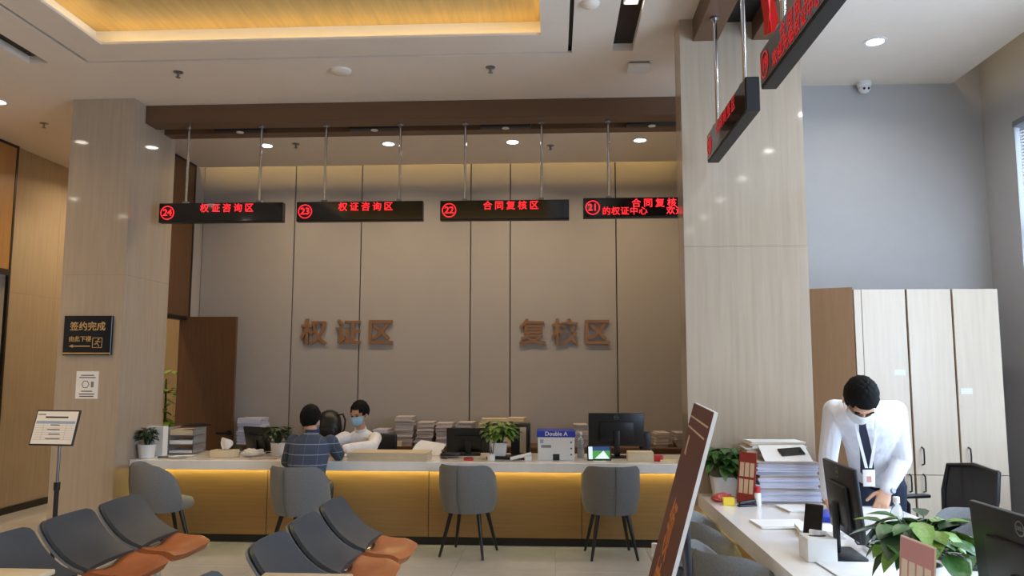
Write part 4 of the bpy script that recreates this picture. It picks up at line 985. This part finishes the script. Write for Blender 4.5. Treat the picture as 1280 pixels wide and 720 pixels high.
# ================================================================== THINGS ON THE WINDOW-SIDE COUNTER
g = 'folders in the tall stack by the right pillar'
ORD = 'first second third fourth fifth sixth seventh eighth ninth tenth eleventh twelfth thirteenth'.split()
z = CT
for i in range(13):
    h = .0195; sheets('document_folder', 'clear bluish folder in the tall stack, '+ORD[i]+' from the counter', 'folder', 1.43+rnd.uniform(-.012, .012), 5.045+rnd.uniform(-.008, .008), R(rnd.uniform(-3, 3)), .37, .33, h-.0005, m_paperblue if i % 4 else m_papergrey, z, 3, g, .006); z += h
z1 = z
for i in range(8):
    h = .0135; sheets('document_folder', 'cream folder on the tall stack, '+ORD[i]+' above the bluish folders', 'folder', 1.40+rnd.uniform(-.02, .02), 5.13+rnd.uniform(-.01, .01), R(rnd.uniform(-4, 4)), .34, .2, h-.0005, m_kraft if i % 3 == 0 else m_paper, z, 2, 'cream folders on top of the tall stack', .008); z += h
t = thing('white_sheet', 'white sheet sloping down the front of the tall folder stack', 'paper', (1.43, 4.96, z1)); b = MB(); b.obox((0, 0, .046), (.29, .18, .004), RX(R(28))); b.build('sheet', m_paper, t, 0)
t = thing('mobile_phone', 'dark mobile phone lying on the sloping white sheet', 'phone', (1.47, 4.962, z1+.0555)); b = MB(); b.obox((0, 0, 0), (.15, .075, .009), RX(R(28)) @ RZ(R(8)), .004, 3); b.build('body', m_blackpl, t); b = MB(); b.obox(RX(R(28))@Vector((0, 0, .005)), (.14, .068, .001), RX(R(28)) @ RZ(R(8))); b.build('screen', m_screen, t, 0)
t = thing('display_card', 'upright brown and red printed card in front of the green plant', 'card', (1.175, 4.89, CT), R(-52)); b = MB(); rt = RX(R(-8)); c_ = Vector((0, 0, .155)); b.obox(c_, (.13, .006, .31), rt, .002, 1); cb = b.build('card', m_pinkd, t)
for r_ in range(2):
    for k_ in range(3):
        b = MB(); b.obox(c_+rt@Vector((-.038+.038*k_, -.0035, .05-.1*r_)), (.03, .001, .085), rt); b.build('printed_column', m_beigepr, cb, 0)
b = MB(); b.obox((0, .045, .07), (.08, .004, .15), RX(R(30))); b.build('prop', m_pinkd, t, 0)
t = thing('snack_packet', 'crumpled red and beige packet in front of the white square pot', 'packet', (1.035, 4.955, CT), R(15)); b = MB(); bmesh.ops.create_icosphere(b.bm, subdivisions=3, radius=1)
for v in b.bm.verts: v.co = Vector((v.co.x*.075, v.co.y*.04, (v.co.z+.85)*.028))*(1+rnd.uniform(-.12, .12)); v.co.z = max(v.co.z, 0)
b.build('packet', M('red_beige_print', (178, 70, 58), .5, var=.5, scale=(50, 50, 50)), t, 20)
t = thing('yellow_box', 'small yellow box at the edge of the window-side counter', 'box', (1.05, 4.84, CT), R(-6)); b = MB(); b.box(-.033, .033, -.025, .025, 0, .042, .002, 1); b.build('box', m_yellow, t); b = MB(); b.box(-.034, .034, -.026, .026, .034, .044, .002, 1); b.build('lid', m_yellow, t)
t = thing('stapler', 'black stapler lying beside the small yellow box', 'stapler', (1.15, 4.80, CT), R(20)); b = MB(); b.box(-.06, .06, -.016, .016, 0, .012, .003); b.build('base', m_blackpl, t); b = MB(); b.obox((.002, 0, .026), (.115, .026, .02), RY(R(-5)), .006); b.build('arm', m_blackpl, t)
t = thing('glue_bottle', 'small white glue bottle with a red cap beside the folder stack', 'bottle', (1.222, 4.83, CT)); b = MB(); b.lathe([(.018, 0), (.02, .005), (.02, .07), (.014, .08)], n=16); b.build('bottle', m_paper, t); b = MB(); b.lathe([(.017, .078), (.017, .11), (.013, .114)], n=16); b.build('cap', m_redpl, t)
sheets('paper_pile', 'white papers spread on the window-side counter edge near the tissue box', 'papers', 1.19, 4.24, R(4), .27, .2, .012, layers=3, jit=.012)
sheets('paper_pile', 'thick white paper pile in front of the leaning phone', 'papers', 1.315, 4.02, R(-8), .2, .2, .035, layers=5)
sheets('paper_pile', 'white forms lying in front of the folder stack', 'papers', 1.44, 4.70, R(6), .22, .2, .015, layers=3, jit=.01)
sheets('paper_pile', 'white papers under the standing man\'s hands', 'papers', 1.80, 4.66, R(-5), .3, .26, .008, layers=2, jit=.01)
t = thing('ring_binder', 'blue binder lying beside the leaning phone', 'binder', (1.485, 4.44, CT), R(-20)); b = MB(); b.box(-.09, .09, -.12, .12, 0, .03, .004); b.build('cover', m_blue, t); b = MB(); b.box(-.085, .092, -.115, .115, .005, .025); b.build('pages', m_paper, t, 0)
t = thing('phone_stand', 'black phone leaning upright on a stand behind the tissue box', 'phone', (1.215, 3.80, CT), R(-35)); rt = RX(R(-20)); b = MB(); b.obox((0, 0, .1), (.085, .009, .17), rt, .004, 2); b.build('phone', m_blackpl, t); b = MB(); b.obox(Vector((0, 0, .1))+rt@Vector((0, -.0052, 0)), (.078, .001, .155), rt); b.build('screen', m_screen, t, 0)
b = MB(); b.box(-.045, .045, -.03, .06, 0, .012, .004); b.obox((0, .04, .055), (.03, .008, .12), RX(R(24)), .003); b.build('stand', m_blackpl, t)['kind'] = 'stuff'
t = thing('keyboard', 'black keyboard lying under the edge-on monitor', 'keyboard', (1.72, 3.55, CT), R(88)); b = MB(); b.box(-.21, .21, -.065, .065, 0, .018, .005); kb = b.build('case', m_blackpl, t); kk = MB().box(-.0075, .0075, -.0075, .0075, 0, .006, .002, 1).build('key', m_base, kb, 30, (-.195, .045, .018)); 
for r_ in range(5):
    for c_i in range(21):
        if r_ or c_i: link('key', kk.data, kb, (-.195+.0195*c_i, .045-.0225*r_, .018))
t = thing('cable_tangle', 'tangle of black cables around the monitor stand', 'cables', (1.46, 3.74, CT))
for k_ in range(9):
    b = MB(); pts = []; a0 = rnd.uniform(0, 6.28); rx, ry = rnd.uniform(.04, .11), rnd.uniform(.06, .16); cx_, cy_ = rnd.uniform(-.03, .12), rnd.uniform(-.12, .0)
    for i in range(22): a = a0+i*.33; pts.append((cx_+rx*math.cos(a)+.01*math.sin(3*a), cy_+ry*math.sin(a), .006+.006*k_+.014*abs(math.sin(a*1.3+k_))))
    b.tube(pts, .0042, 6); b.build('cable', m_blackpl, t)
t = thing('water_bottle', 'clear water bottle with a white cap before the standing man', 'bottle', (1.70, 4.03, CT)); b = MB(); b.lathe([(.028, 0), (.03, .01), (.03, .11), (.02, .14), (.013, .15), (.013, .16)], n=18); b.build('bottle', m_clear, t); b = MB(); b.lathe([(.016, .157), (.016, .185), (.013, .187)], n=16); b.build('cap', m_white, t)
t = thing('sticky_notes', 'pad of yellow sticky notes behind the leafy plant', 'note pad', (1.655, 3.93, CT), R(12)); b = MB(); b.box(-.04, .04, -.04, .04, 0, .025, .001, 1); b.build('pad', m_yellow, t); b = MB(); b.obox((0, 0, .03), (.078, .078, .001), RX(R(6))); b.build('top_note', m_yellow, t, 0)
t = thing('tent_card', 'pink printed card standing in front of the leafy plant', 'card', (1.165, 2.64, CT), R(-84)); rt = RX(R(-5)); c_ = Vector((0, 0, .133)); b = MB(); b.obox(c_, (.2, .005, .262), rt, .002, 1); cb = b.build('card', m_beigepr, t)
b = MB(); b.obox(c_+rt@Vector((0, -.003, .045)), (.19, .001, .16), rt); pk = b.build('pink_panel', m_pink, cb, 0)
for k_ in range(4): b = MB(); b.obox(c_+rt@Vector((-.066+.044*k_, -.0038, .015)), (.034, .0008, .085), rt); b.build('printed_column', m_beigepr, cb, 0)
b = MB(); b.obox(c_+rt@Vector((0, -.0038, -.04)), (.19, .0008, .006), rt); b.build('rule', m_pinkd, cb, 0)
b = MB(); b.box(-.1, .1, -.03, .05, 0, .006, .002, 1); b.build('foot', m_clear, t)
t = thing('plastic_sheet', 'clear plastic desk mat lying in front of the cable tangle', 'desk mat', (1.25, 3.25, CT), R(3)); b = MB(); b.box(-.14, .16, -.2, .2, 0, .004, .001, 1); b.build('mat', m_clear, t); b = MB(); b.box(-.135, .155, -.195, .195, .004, .0052); b.build('paper', m_paper, t, 0)
# printer on its stand, bin by the wall
t = thing('printer', 'white office printer behind the window-side counter', 'printer', (2.52, 3.8, .52)); b = MB(); b.box(-.24, .24, -.21, .21, 0, .27, .02, 3); b.build('body', m_white, t); b = MB(); b.box(-.235, .235, -.2, .2, .272, .335, .015, 3); b.build('scanner_lid', m_white, t); b = MB(); b.box(-.16, .16, -.215, -.2, .06, .12); b.build('paper_slot', m_blackpl, t, 0)
sheets('paper_pile', 'white sheets lying on top of the office printer', 'papers', 2.50, 3.8, R(10), .3, .21, .012, layers=2, z=.52+.3355)
t = thing('printer_stand', 'low pale cabinet carrying the white printer', 'cabinet', (2.52, 3.8, 0)); b = MB(); b.box(-.27, .27, -.24, .24, .03, .52, .004, 1); b.build('body', m_cab, t); b = MB(); b.box(-.26, .26, -.247, -.24, .05, .5, .002, 1); b.build('door', m_cab, t); b = MB(); b.box(-.25, .25, -.22, .22, 0, .03); b.build('plinth', m_base, t, 0)
t = thing('water_cooler', 'pale water dispenser with a blue bottle beside the window', 'dispenser', (3.47, 5.45, 0)); b = MB(); b.box(-.15, .15, -.15, .15, 0, .62, .02, 3); b.build('cabinet', m_white, t); b = MB(); b.lathe([(.05, .62), (.1, .65), (.125, .68), (.125, .8), (.12, .82), (.05, .83)], n=24); b.build('bottle', M('blue_bottle', (60, 84, 150), .25), t); b = MB(); b.box(-.02, .02, -.18, -.15, .45, .5, .004); b.build('tap', m_blue, t)
# plant in the corridor seen through the doorway
t = thing('corridor_plant', 'tall leafy plant in the corridor seen through the doorway', 'plant', (-5.02, 9.75, 0)); rg = random.Random(9)
b = MB(); b.lathe([(.14, 0), (.18, .3), (.19, .32), (.17, .32), (.16, .28)], n=20); b.build('pot', m_blackpl, t); b = MB(); b.lathe([(.165, .27), (.165, .285)], n=20); b.build('soil', m_soil, t); b = MB(); b.tube([(0, 0, .28), (.02, 0, .8), (0, .02, 1.45)], [.025, .02, .01]); b.build('stem', m_leafd, t)
b = MB()
for i in range(110):
    a = rg.uniform(0, 6.28); zz = rg.uniform(.55, 1.55); leaf(b, (.05*math.cos(a)+rg.uniform(-.12, .12), .05*math.sin(a)+rg.uniform(-.12, .12), zz), (math.cos(a), math.sin(a), rg.uniform(-.3, .8)), (0, 0, 1), rg.uniform(.12, .22), .08)
b.build('foliage', m_leafl, t, 60)['kind'] = 'stuff'
# ================================================================== PEOPLE
def pbuild(b, name, mat, parent, loc, voxel=None, smooth=60, it=3):
    bmesh.ops.translate(b.bm, verts=b.bm.verts, vec=-Vector(loc))
    o = b.build(name, mat, parent, smooth)
    if parent is None: o.location = loc
    if voxel:
        m = o.modifiers.new('surface', 'REMESH'); m.mode = 'VOXEL'; m.voxel_size = voxel; m.use_smooth_shade = True
        s = o.modifiers.new('relax', 'SMOOTH'); s.factor = .5; s.iterations = it
    return o
def torso(b, hip, neck, lat, widths, n=20):
    """loft from hip to neck; widths: (t, half width, half depth)"""
    hip, neck, lat = Vector(hip), Vector(neck), Vector(lat).normalized(); s = (neck-hip).normalized(); dep = s.cross(lat).normalized()
    b.loft([(hip+(neck-hip)*t, lat*w, dep*d) for t, w, d in widths], n); return dep
def head_T(c, pitch, yaw, roll=0., k=1.): return Matrix.Translation(Vector(c)) @ Matrix.Rotation(yaw, 4, 'Z') @ Matrix.Rotation(pitch, 4, 'X') @ Matrix.Rotation(roll, 4, 'Y') @ Matrix.Scale(k, 4)
def add_head(b, T):
    def e(c, r, rot=None):
        mt = T @ Matrix.Translation(Vector(c)) @ (rot.to_4x4() if rot else Matrix.Identity(4)) @ Matrix.Diagonal((r[0], r[1], r[2], 1))
        bmesh.ops.create_uvsphere(b.bm, u_segments=20, v_segments=14, radius=1., matrix=mt)
    e((0, .01, .03), (.074, .092, .085)); e((0, -.02, -.035), (.062, .068, .075)); e((0, -.045, -.085), (.036, .038, .03))
    e((0, -.088, -.02), (.012, .02, .022)); e((0, -.09, -.034), (.017, .016, .011)); e((0, -.078, -.068), (.022, .014, .012))
    e((0, -.07, .02), (.058, .025, .014)); e((.045, -.055, -.03), (.02, .022, .02)); e((-.045, -.055, -.03), (.02, .022, .02))
    for s in (-1, 1): e((s*.077, .012, -.018), (.01, .02, .032), RZ(s*R(25)))
def face_bits(T, parent, loc, mask, hairlow=-.055, fringe=.05, seed=1, k=1.):
    TL = Matrix.Translation(-Vector(loc)) @ T
    rg = random.Random(seed)
    for s in (-1, 1):
        b = MB(); bmesh.ops.create_uvsphere(b.bm, u_segments=12, v_segments=8, radius=1., matrix=TL @ Matrix.Translation((s*.031, -.079, -.002)) @ Matrix.Diagonal((.014, .01, .006, 1))); b.build('eye', m_ink, parent)
        b = MB(); bmesh.ops.create_uvsphere(b.bm, u_segments=12, v_segments=8, radius=1., matrix=TL @ Matrix.Translation((s*.033, -.086, .021)) @ Matrix.Diagonal((.019, .008, .004, 1))); b.build('eyebrow', m_hair, parent)
    # hair: a shell round the skull, open at the face
    b = MB(); bmesh.ops.create_uvsphere(b.bm, u_segments=36, v_segments=26, radius=1.)
    dead = []
    for v in b.bm.verts:
        x, y, z = v.co.x*.083, v.co.y*.102+.014, v.co.z*.1+.03
        j = 1+.035*math.sin(x*210+rg.uniform(0, .8))*math.cos(y*160)+rg.uniform(-.02, .02); v.co = Vector((x*j, (y-.014)*j+.014, (z-.03)*j+.03+.006*max(0, v.co.z)))
        lim = fringe if y < -.045 else (-.01 if y < -.005 else hairlow)
        if y < -.045 and abs(x) > .05: lim = .02
        if z < lim: dead.append(v)
    bmesh.ops.delete(b.bm, geom=dead, context='VERTS'); bmesh.ops.transform(b.bm, matrix=TL, verts=b.bm.verts)
    h = b.build('hair', m_hair, parent, 60); so = h.modifiers.new('thickness', 'SOLIDIFY'); so.thickness = .012; so.offset = 0
    if mask:
        b = MB(); rows = []
        for i in range(9):
            z = -.004-.092*i/8; row = []
            for k_ in range(15):
                a = -1.25+2.5*k_/14; bul = math.sin(PI*min(1, max(0, (i+.6)/9.2)))
                rx = .071+.006*bul-.016*(i/8)**2; ry = .088+.02*bul*math.cos(a)**4-.008*(i/8)**2
                row.append(Vector((rx*math.sin(a), -.012-ry*math.cos(a), z)))
            rows.append(row)
        rings = [b.ring([TL @ p for p in r]) for r in rows]; b.skin(rings, closed=False, cap=False)
        mk = b.build('face_mask', mask, parent, 60); so = mk.modifiers.new('thickness', 'SOLIDIFY'); so.thickness = .003; so.offset = 1
        for s in (-1, 1):
            b = MB(); b.tube([TL @ Vector(p) for p in ((s*.069, -.03, -.015), (s*.082, 0, .002), (s*.088, .024, -.008), (s*.082, .02, -.035), (s*.068, -.03, -.075))], .0018*k, 5); b.build('mask_strap', mask, parent)
def hand(b, wrist, fdir, back, thumb_side, bend=(14, 26, 22), k=1., spread=5):
    """palm with four jointed fingers of unequal length and a thumb leaving its side"""
    w = Vector(wrist); f = Vector(fdir).normalized(); bk = Vector(back); lat = f.cross(bk).normalized()*thumb_side; bk = (lat.cross(f) if lat.cross(f).dot(bk) > 0 else f.cross(lat)).normalized()
    b.loft([(w-f*.02*k, lat*.026*k, bk*.02*k), (w+f*.01*k, lat*.03*k, bk*.018*k), (w+f*.05*k, lat*.04*k, bk*.016*k), (w+f*.088*k, lat*.041*k, bk*.0135*k), (w+f*.098*k, lat*.036*k, bk*.009*k)], 16)
    for i, (off, L) in enumerate(((.03, .068), (.0105, .077), (-.0095, .072), (-.029, .056))):
        sp = R(spread)*(1.5-i)*.8; d = (f*math.cos(sp)+lat*math.sin(sp)).normalized(); p = w+f*.088*k+lat*off*k
        pts = [p]; ang = 0
        for seg, bd in zip((.45, .31, .24), bend):
            ang += R(bd); p = p+(d*math.cos(ang)-bk*math.sin(ang))*(L*seg*k*1.05); pts.append(p)
        b.chain(pts, [.0098*k, .0092*k, .0085*k, .0072*k])
    p = w+f*.028*k+lat*.03*k; d = (f*.55+lat*.75-bk*.25).normalized(); d2 = (f*.86+lat*.42-bk*.28).normalized()
    b.chain([p-d*.015*k, p+d*.032*k, p+d*.032*k+d2*.03*k, p+d*.032*k+d2*.055*k], [.014*k, .0115*k, .0105*k, .0085*k])
def ribbon(b, pts, wdir, w, n_off):
    rs = []
    for p, ww in pts: p = Vector(p); d = Vector(wdir).normalized()*ww; o = Vector(n_off); rs.append(b.ring([p-d, p+d, p+d+o, p-d+o]))
    b.skin(rs)

# ---- 1. man in white shirt bending over the window-side counter
hip = Vector((at(1096, 596, Y=5.12).x, 5.12, .93)); neck = at(1080, 508, Y=4.62)
Lc = Vector((hip.x+.02, 5.12, 0)); lat = Vector((1, .06, 0))
shl, shr = at(1043, 513, Y=4.72), at(1119, 514, Y=4.74)      # shoulders: image left, image right
ell_, elr = at(1035, 573, Y=4.74), at(1128, 574, Y=4.82)
wrl, wrr = at(1036, 622, Y=4.73), at(1108, 613, Y=4.78)
hc = at(1075.5, 500, Y=4.36)
TH_ = head_T(hc, R(60), R(-4), 0, 1.0)
b = MB()
torso(b, hip, neck, lat, [(-.12, .12, .09), (0, .145, .1), (.3, .13, .09), (.62, .15, .095), (.86, .15, .085), (.97, .07, .06), (1.02, .05, .05)])
b.limb(neck, hc+Vector((0, .05, .0)), .055, .052)
add_head(b, TH_)
for sh, el, wr in ((shl, ell_, wrl), (shr, elr, wrr)): b.chain([sh, el, wr], [.045, .038, .027])
hand(b, wrr, Vector((-.45, -.35, -.75)), Vector((-.25, -.9, .35)), 1, (16, 28, 22), 1.02)
hand(b, wrl, Vector((.1, -.75, -.6)), Vector((0, -.35, .9)), -1, (10, 18, 14), 1.02)
kn = []
for s in (-1, 1):
    hp_ = hip+Vector((s*.09, .02, -.08)); k_ = Vector((hip.x+s*.1, 5.14, .5)); a_ = Vector((hip.x+s*.11, 5.2, .09)); kn.append((hp_, k_, a_)); b.chain([hp_, k_, a_], [.075, .05, .04])
    b.limb(a_+Vector((0, 0, -.03)), a_+Vector((0, -.14, -.055)), .036, .03)
body = pbuild(b, 'person', m_skin, None, Lc, .0055, it=2)
tag(body, 'man in a white shirt and tie bending over the window-side counter', 'person')
b = MB()
dep = torso(b, hip, neck, lat, [(-.04, .165, .118), (.02, .17, .122), (.18, .168, .12), (.4, .168, .12), (.62, .182, .128), (.8, .205, .125), (.9, .2, .112), (.97, .14, .088), (1.0, .08, .068)])
for sh, el, wr in ((shl, ell_, wrl), (shr, elr, wrr)):
    d_ = (wr-el).normalized(); b.chain([sh, sh.lerp(el, .5), el, el.lerp(wr, .55), wr-d_*.012], [.066, .06, .055, .05, .043]); b.limb(sh, neck-(neck-hip).normalized()*.06, .066, .07)
    for q in (.25, .55, .85): b.ell(el.lerp(wr, q*.7)+Vector((.01, 0, .0)), (.055-.008*q, .054-.008*q, .012), RX(.4))
pbuild(b, 'shirt', m_shirt, body, Lc, .007, it=2)
b = MB(); cn = neck-(neck-hip).normalized()*.005; sdir = (neck-hip).normalized()
b.loft([(cn-sdir*.02, lat*.07, dep*.07), (cn+sdir*.02, lat*.066, dep*.068), (cn+sdir*.035, lat*.06, dep*.062)], 20); pbuild(b, 'collar', m_shirt, body, Lc)
b = MB(); b.loft([(hip-sdir*.03, lat*.168, dep*.12), (hip-Vector((0, 0, .06)), lat*.17, dep*.125), (hip-Vector((0, -.01, .16)), lat*.165, dep*.12)], 20)
for hp_, k_, a_ in kn: b.chain([hp_, k_, a_+Vector((0, 0, .0))], [.098, .07, .058])
pbuild(b, 'trousers', m_navy, body, Lc, .012)
b = MB(); b.loft([(hip-sdir*.028, lat*.172, dep*.124), (hip+sdir*.008, lat*.173, dep*.125)], 24); pbuild(b, 'belt', m_base, body, Lc)
for hp_, k_, a_ in kn:
    b = MB(); b.loft([(Vector((a_.x, a_.y+.06, .035)), (.035, 0, 0), (0, 0, .035)), (Vector((a_.x, a_.y+.0, .04)), (.045, 0, 0), (0, 0, .04)), (Vector((a_.x, a_.y-.14, .03)), (.045, 0, 0), (0, 0, .03)), (Vector((a_.x, a_.y-.2, .022)), (.03, 0, 0), (0, 0, .018))], 14); pbuild(b, 'shoe', m_base, body, Lc)
face_bits(TH_, body, Lc, m_maskw, -.07, .045, 4)
fr = dep if dep.y < 0 else -dep
def front(t, extra=.0): return hip.lerp(neck, t)+fr*(.128+extra)
b = MB(); t0 = front(.93, -.02)+Vector((.0, -.03, 0)); ribbon(b, [(at(1077, 522, Y=4.44), .02), (at(1078, 533, Y=4.44), .019), (at(1080, 550, Y=4.50), .029), (at(1083, 572, Y=4.57), .036), (at(1084, 590, Y=4.62), .04), (at(1084, 597, Y=4.63), .012)], lat, 0, (0, -.006, 0)); pbuild(b, 'tie', m_navy, body, Lc, None, 30)
ba = at(1085.5, 588, Y=4.58)
for nm, pts in (('lanyard', ((1068, 524, 4.43), (1074, 550, 4.48), (1083, 585, 4.58))), ('lanyard', ((1096, 514, 4.43), (1094, 550, 4.48), (1088, 585, 4.58)))):
    b = MB(); ribbon(b, [(at(x, y, Y=yy), .0085) for x, y, yy in pts], lat, 0, (0, -.003, 0)); pbuild(b, nm, m_shirt, body, Lc, None, 30)
b = MB(); b.box(ba.x-.034, ba.x+.034, ba.y-.005, ba.y, ba.z-.09, ba.z+.004, .003, 1); bg = pbuild(b, 'badge', m_white, body, Lc)
b = MB(); b.box(ba.x-.013, ba.x+.013, ba.y-.0062, ba.y-.005, ba.z-.065, ba.z-.032); pbuild(b, 'badge_print', m_pink, body, Lc, None, 0)
d_ = (wrr-elr).normalized(); b = MB(); u_, w_ = b.frame(d_)
b.loft([(wrr-d_*.012, u_*.034, w_*.034), (wrr+d_*.012, u_*.033, w_*.033)], 20); pbuild(b, 'watch_strap', m_base, body, Lc)
b = MB(); q = wrr+Vector((.022, -.028, .004)); b.cyl(q, q+Vector((.006, -.01, .003)), .019, .018, 20); pbuild(b, 'watch_face', m_steel, body, Lc)

# ---- 2. client in a blue plaid shirt, seated with his back to the room
X2 = at(391, 560, Y=6.6).x; hip = Vector((X2-.06, 6.57, .56)); neck = Vector((at(390, 545, Y=6.72).x, 6.72, at(390, 546, Y=6.72).z+.03)); Lc = Vector((hip.x, hip.y, 0)); lat = Vector((1, .04, 0))
hc = at(388, 525.5, Y=6.80); TH_ = head_T(hc, R(16), R(176))
shl, shr = Vector((neck.x-.165, neck.y+.005, neck.z-.075)), Vector((neck.x+.165, neck.y+.005, neck.z-.075))
ell_, elr = at(360, 576, Y=6.80), at(423, 569, Y=6.93); elr.z = CT+.055; wrl, wrr = Vector((ell_.x+.13, 7.02, CT+.045)), Vector((elr.x-.06, 7.16, CT+.04)); ell_.z = max(ell_.z, CT+.0); ell_.y = 6.78
b = MB()
torso(b, hip, neck, lat, [(-.12, .13, .09), (.1, .14, .09), (.5, .13, .085), (.8, .15, .085), (.93, .09, .06), (1.02, .05, .05)])
b.limb(neck-Vector((0, 0, .02)), hc+Vector((0, 0, -.03)), .054, .05); add_head(b, TH_)
for sh, el, wr in ((shl, ell_, wrl), (shr, elr, wrr)): b.chain([sh, el, wr], [.042, .036, .026])
hand(b, wrl, (.5, .8, -.12), (0, -.1, 1), 1); hand(b, wrr, (-.7, .6, -.1), (0, -.1, 1), -1)
kn = []
for s in (-1, 1):
    hp_ = hip+Vector((s*.09, .04, .0)); k_ = Vector((hip.x+s*.085, 6.96, .53)); a_ = Vector((hip.x+s*.09, 6.86, .1)); kn.append((hp_, k_, a_)); b.chain([hp_, k_, a_], [.07, .05, .036]); b.limb(a_+Vector((0, 0, -.04)), a_+Vector((0, .1, -.06)), .034, .028)
body = pbuild(b, 'person', m_skin, None, Lc, .0065, it=2); tag(body, 'man in a blue plaid shirt sitting with his back to the room', 'person')
b = MB(); torso(b, hip, neck, lat, [(-.1, .17, .12), (.1, .165, .118), (.4, .168, .115), (.65, .178, .115), (.82, .175, .1), (.92, .12, .085), (1.0, .06, .062)])
for sh, el, wr in ((shl, ell_, wrl), (shr, elr, wrr)): d_ = (wr-el).normalized(); b.chain([sh, sh.lerp(el, .5), el, el.lerp(wr, .5), wr-d_*.02], [.068, .06, .056, .05, .042])
pbuild(b, 'shirt', m_plaid, body, Lc, .008)
b = MB(); sdir = (neck-hip).normalized(); b.loft([(neck-sdir*.015, lat*.064, Vector((0, .064, 0))), (neck+sdir*.035, lat*.059, Vector((0, .059, 0)))], 20); pbuild(b, 'collar', m_denim, body, Lc)
b = MB(); b.ell(hip+Vector((0, 0, -.005)), (.17, .13, .085))
for hp_, k_, a_ in kn: b.chain([hp_, k_, a_], [.088, .066, .05])
pbuild(b, 'trousers', m_navy, body, Lc, .012)
for hp_, k_, a_ in kn: b = MB(); b.loft([(Vector((a_.x, a_.y-.06, .035)), (.033, 0, 0), (0, 0, .035)), (Vector((a_.x, a_.y, .04)), (.044, 0, 0), (0, 0, .04)), (Vector((a_.x, a_.y+.13, .03)), (.044, 0, 0), (0, 0, .03)), (Vector((a_.x, a_.y+.18, .022)), (.03, 0, 0), (0, 0, .018))], 14); pbuild(b, 'shoe', m_white, body, Lc)
face_bits(TH_, body, Lc, m_mask, -.062, .045, 8)

# ---- 3. clerk with a blue mask behind the long counter
X3 = at(453, 560, Y=8.1).x; hip = Vector((X3, 8.13, .55)); neck = at(451, 538, Y=7.97); neck.z -= .0; Lc = Vector((hip.x, hip.y, 0)); lat = Vector((1, -.12, 0))
hc = at(449.5, 517.5, Y=7.90); TH_ = head_T(hc, R(14), R(-26), 0, 1.0)
shl, shr = Vector((neck.x-.165, neck.y-.0, neck.z-.075)), Vector((neck.x+.16, neck.y-.03, neck.z-.075))
ell_, elr = Vector((neck.x-.25, 7.66, CT+.055)), Vector((neck.x+.2, 7.66, CT+.06)); wrl, wrr = Vector((neck.x-.12, 7.44, CT+.045)), Vector((neck.x-.04, 7.5, CT+.05))
b = MB(); torso(b, hip, neck, lat, [(-.12, .13, .09), (.1, .135, .09), (.5, .125, .085), (.8, .145, .08), (.93, .085, .06), (1.02, .048, .048)])
b.limb(neck-Vector((0, 0, .02)), hc+Vector((0, .01, -.03)), .052, .048); add_head(b, TH_)
for sh, el, wr in ((shl, ell_, wrl), (shr, elr, wrr)): b.chain([sh, el, wr], [.04, .034, .026])
hand(b, wrl, (.5, -.8, -.12), (0, .1, 1), -1); hand(b, wrr, (-.9, -.2, -.12), (0, .1, 1), 1)
kn = []
for s in (-1, 1): hp_ = hip+Vector((s*.09, -.03, .01)); k_ = Vector((hip.x+s*.1, 7.76, .54)); a_ = Vector((hip.x+s*.1, 7.84, .09)); kn.append((hp_, k_, a_)); b.chain([hp_, k_, a_], [.07, .05, .036]); b.limb(a_+Vector((0, 0, -.03)), a_+Vector((0, -.1, -.055)), .034, .028)
body = pbuild(b, 'person', m_skin, None, Lc, .0065, it=2); tag(body, 'clerk in a white shirt and blue face mask behind the long counter', 'person')
b = MB(); dep = torso(b, hip, neck, lat, [(-.1, .16, .115), (.1, .155, .112), (.4, .155, .108), (.65, .168, .11), (.82, .17, .098), (.92, .115, .082), (1.0, .058, .06)])
for sh, el, wr in ((shl, ell_, wrl), (shr, elr, wrr)): d_ = (wr-el).normalized(); b.chain([sh, sh.lerp(el, .5), el, el.lerp(wr, .5), wr-d_*.015], [.068, .06, .056, .05, .042])
pbuild(b, 'shirt', m_shirt, body, Lc, .008)
sdir = (neck-hip).normalized(); b = MB(); b.loft([(neck-sdir*.015, lat*.063, dep*.063), (neck+sdir*.03, lat*.058, dep*.058)], 20); pbuild(b, 'collar', m_shirt, body, Lc)
b = MB(); b.ell(hip+Vector((0, 0, -.005)), (.165, .13, .08))
for hp_, k_, a_ in kn: b.chain([hp_, k_, a_], [.085, .064, .05])
pbuild(b, 'trousers', m_navy, body, Lc, .012)
for hp_, k_, a_ in kn: b = MB(); b.loft([(Vector((a_.x, a_.y+.06, .035)), (.033, 0, 0), (0, 0, .035)), (Vector((a_.x, a_.y, .04)), (.044, 0, 0), (0, 0, .04)), (Vector((a_.x, a_.y-.13, .03)), (.044, 0, 0), (0, 0, .03)), (Vector((a_.x, a_.y-.18, .022)), (.03, 0, 0), (0, 0, .018))], 14); pbuild(b, 'shoe', m_base, body, Lc)
face_bits(TH_, body, Lc, m_mask, -.03, .055, 5)
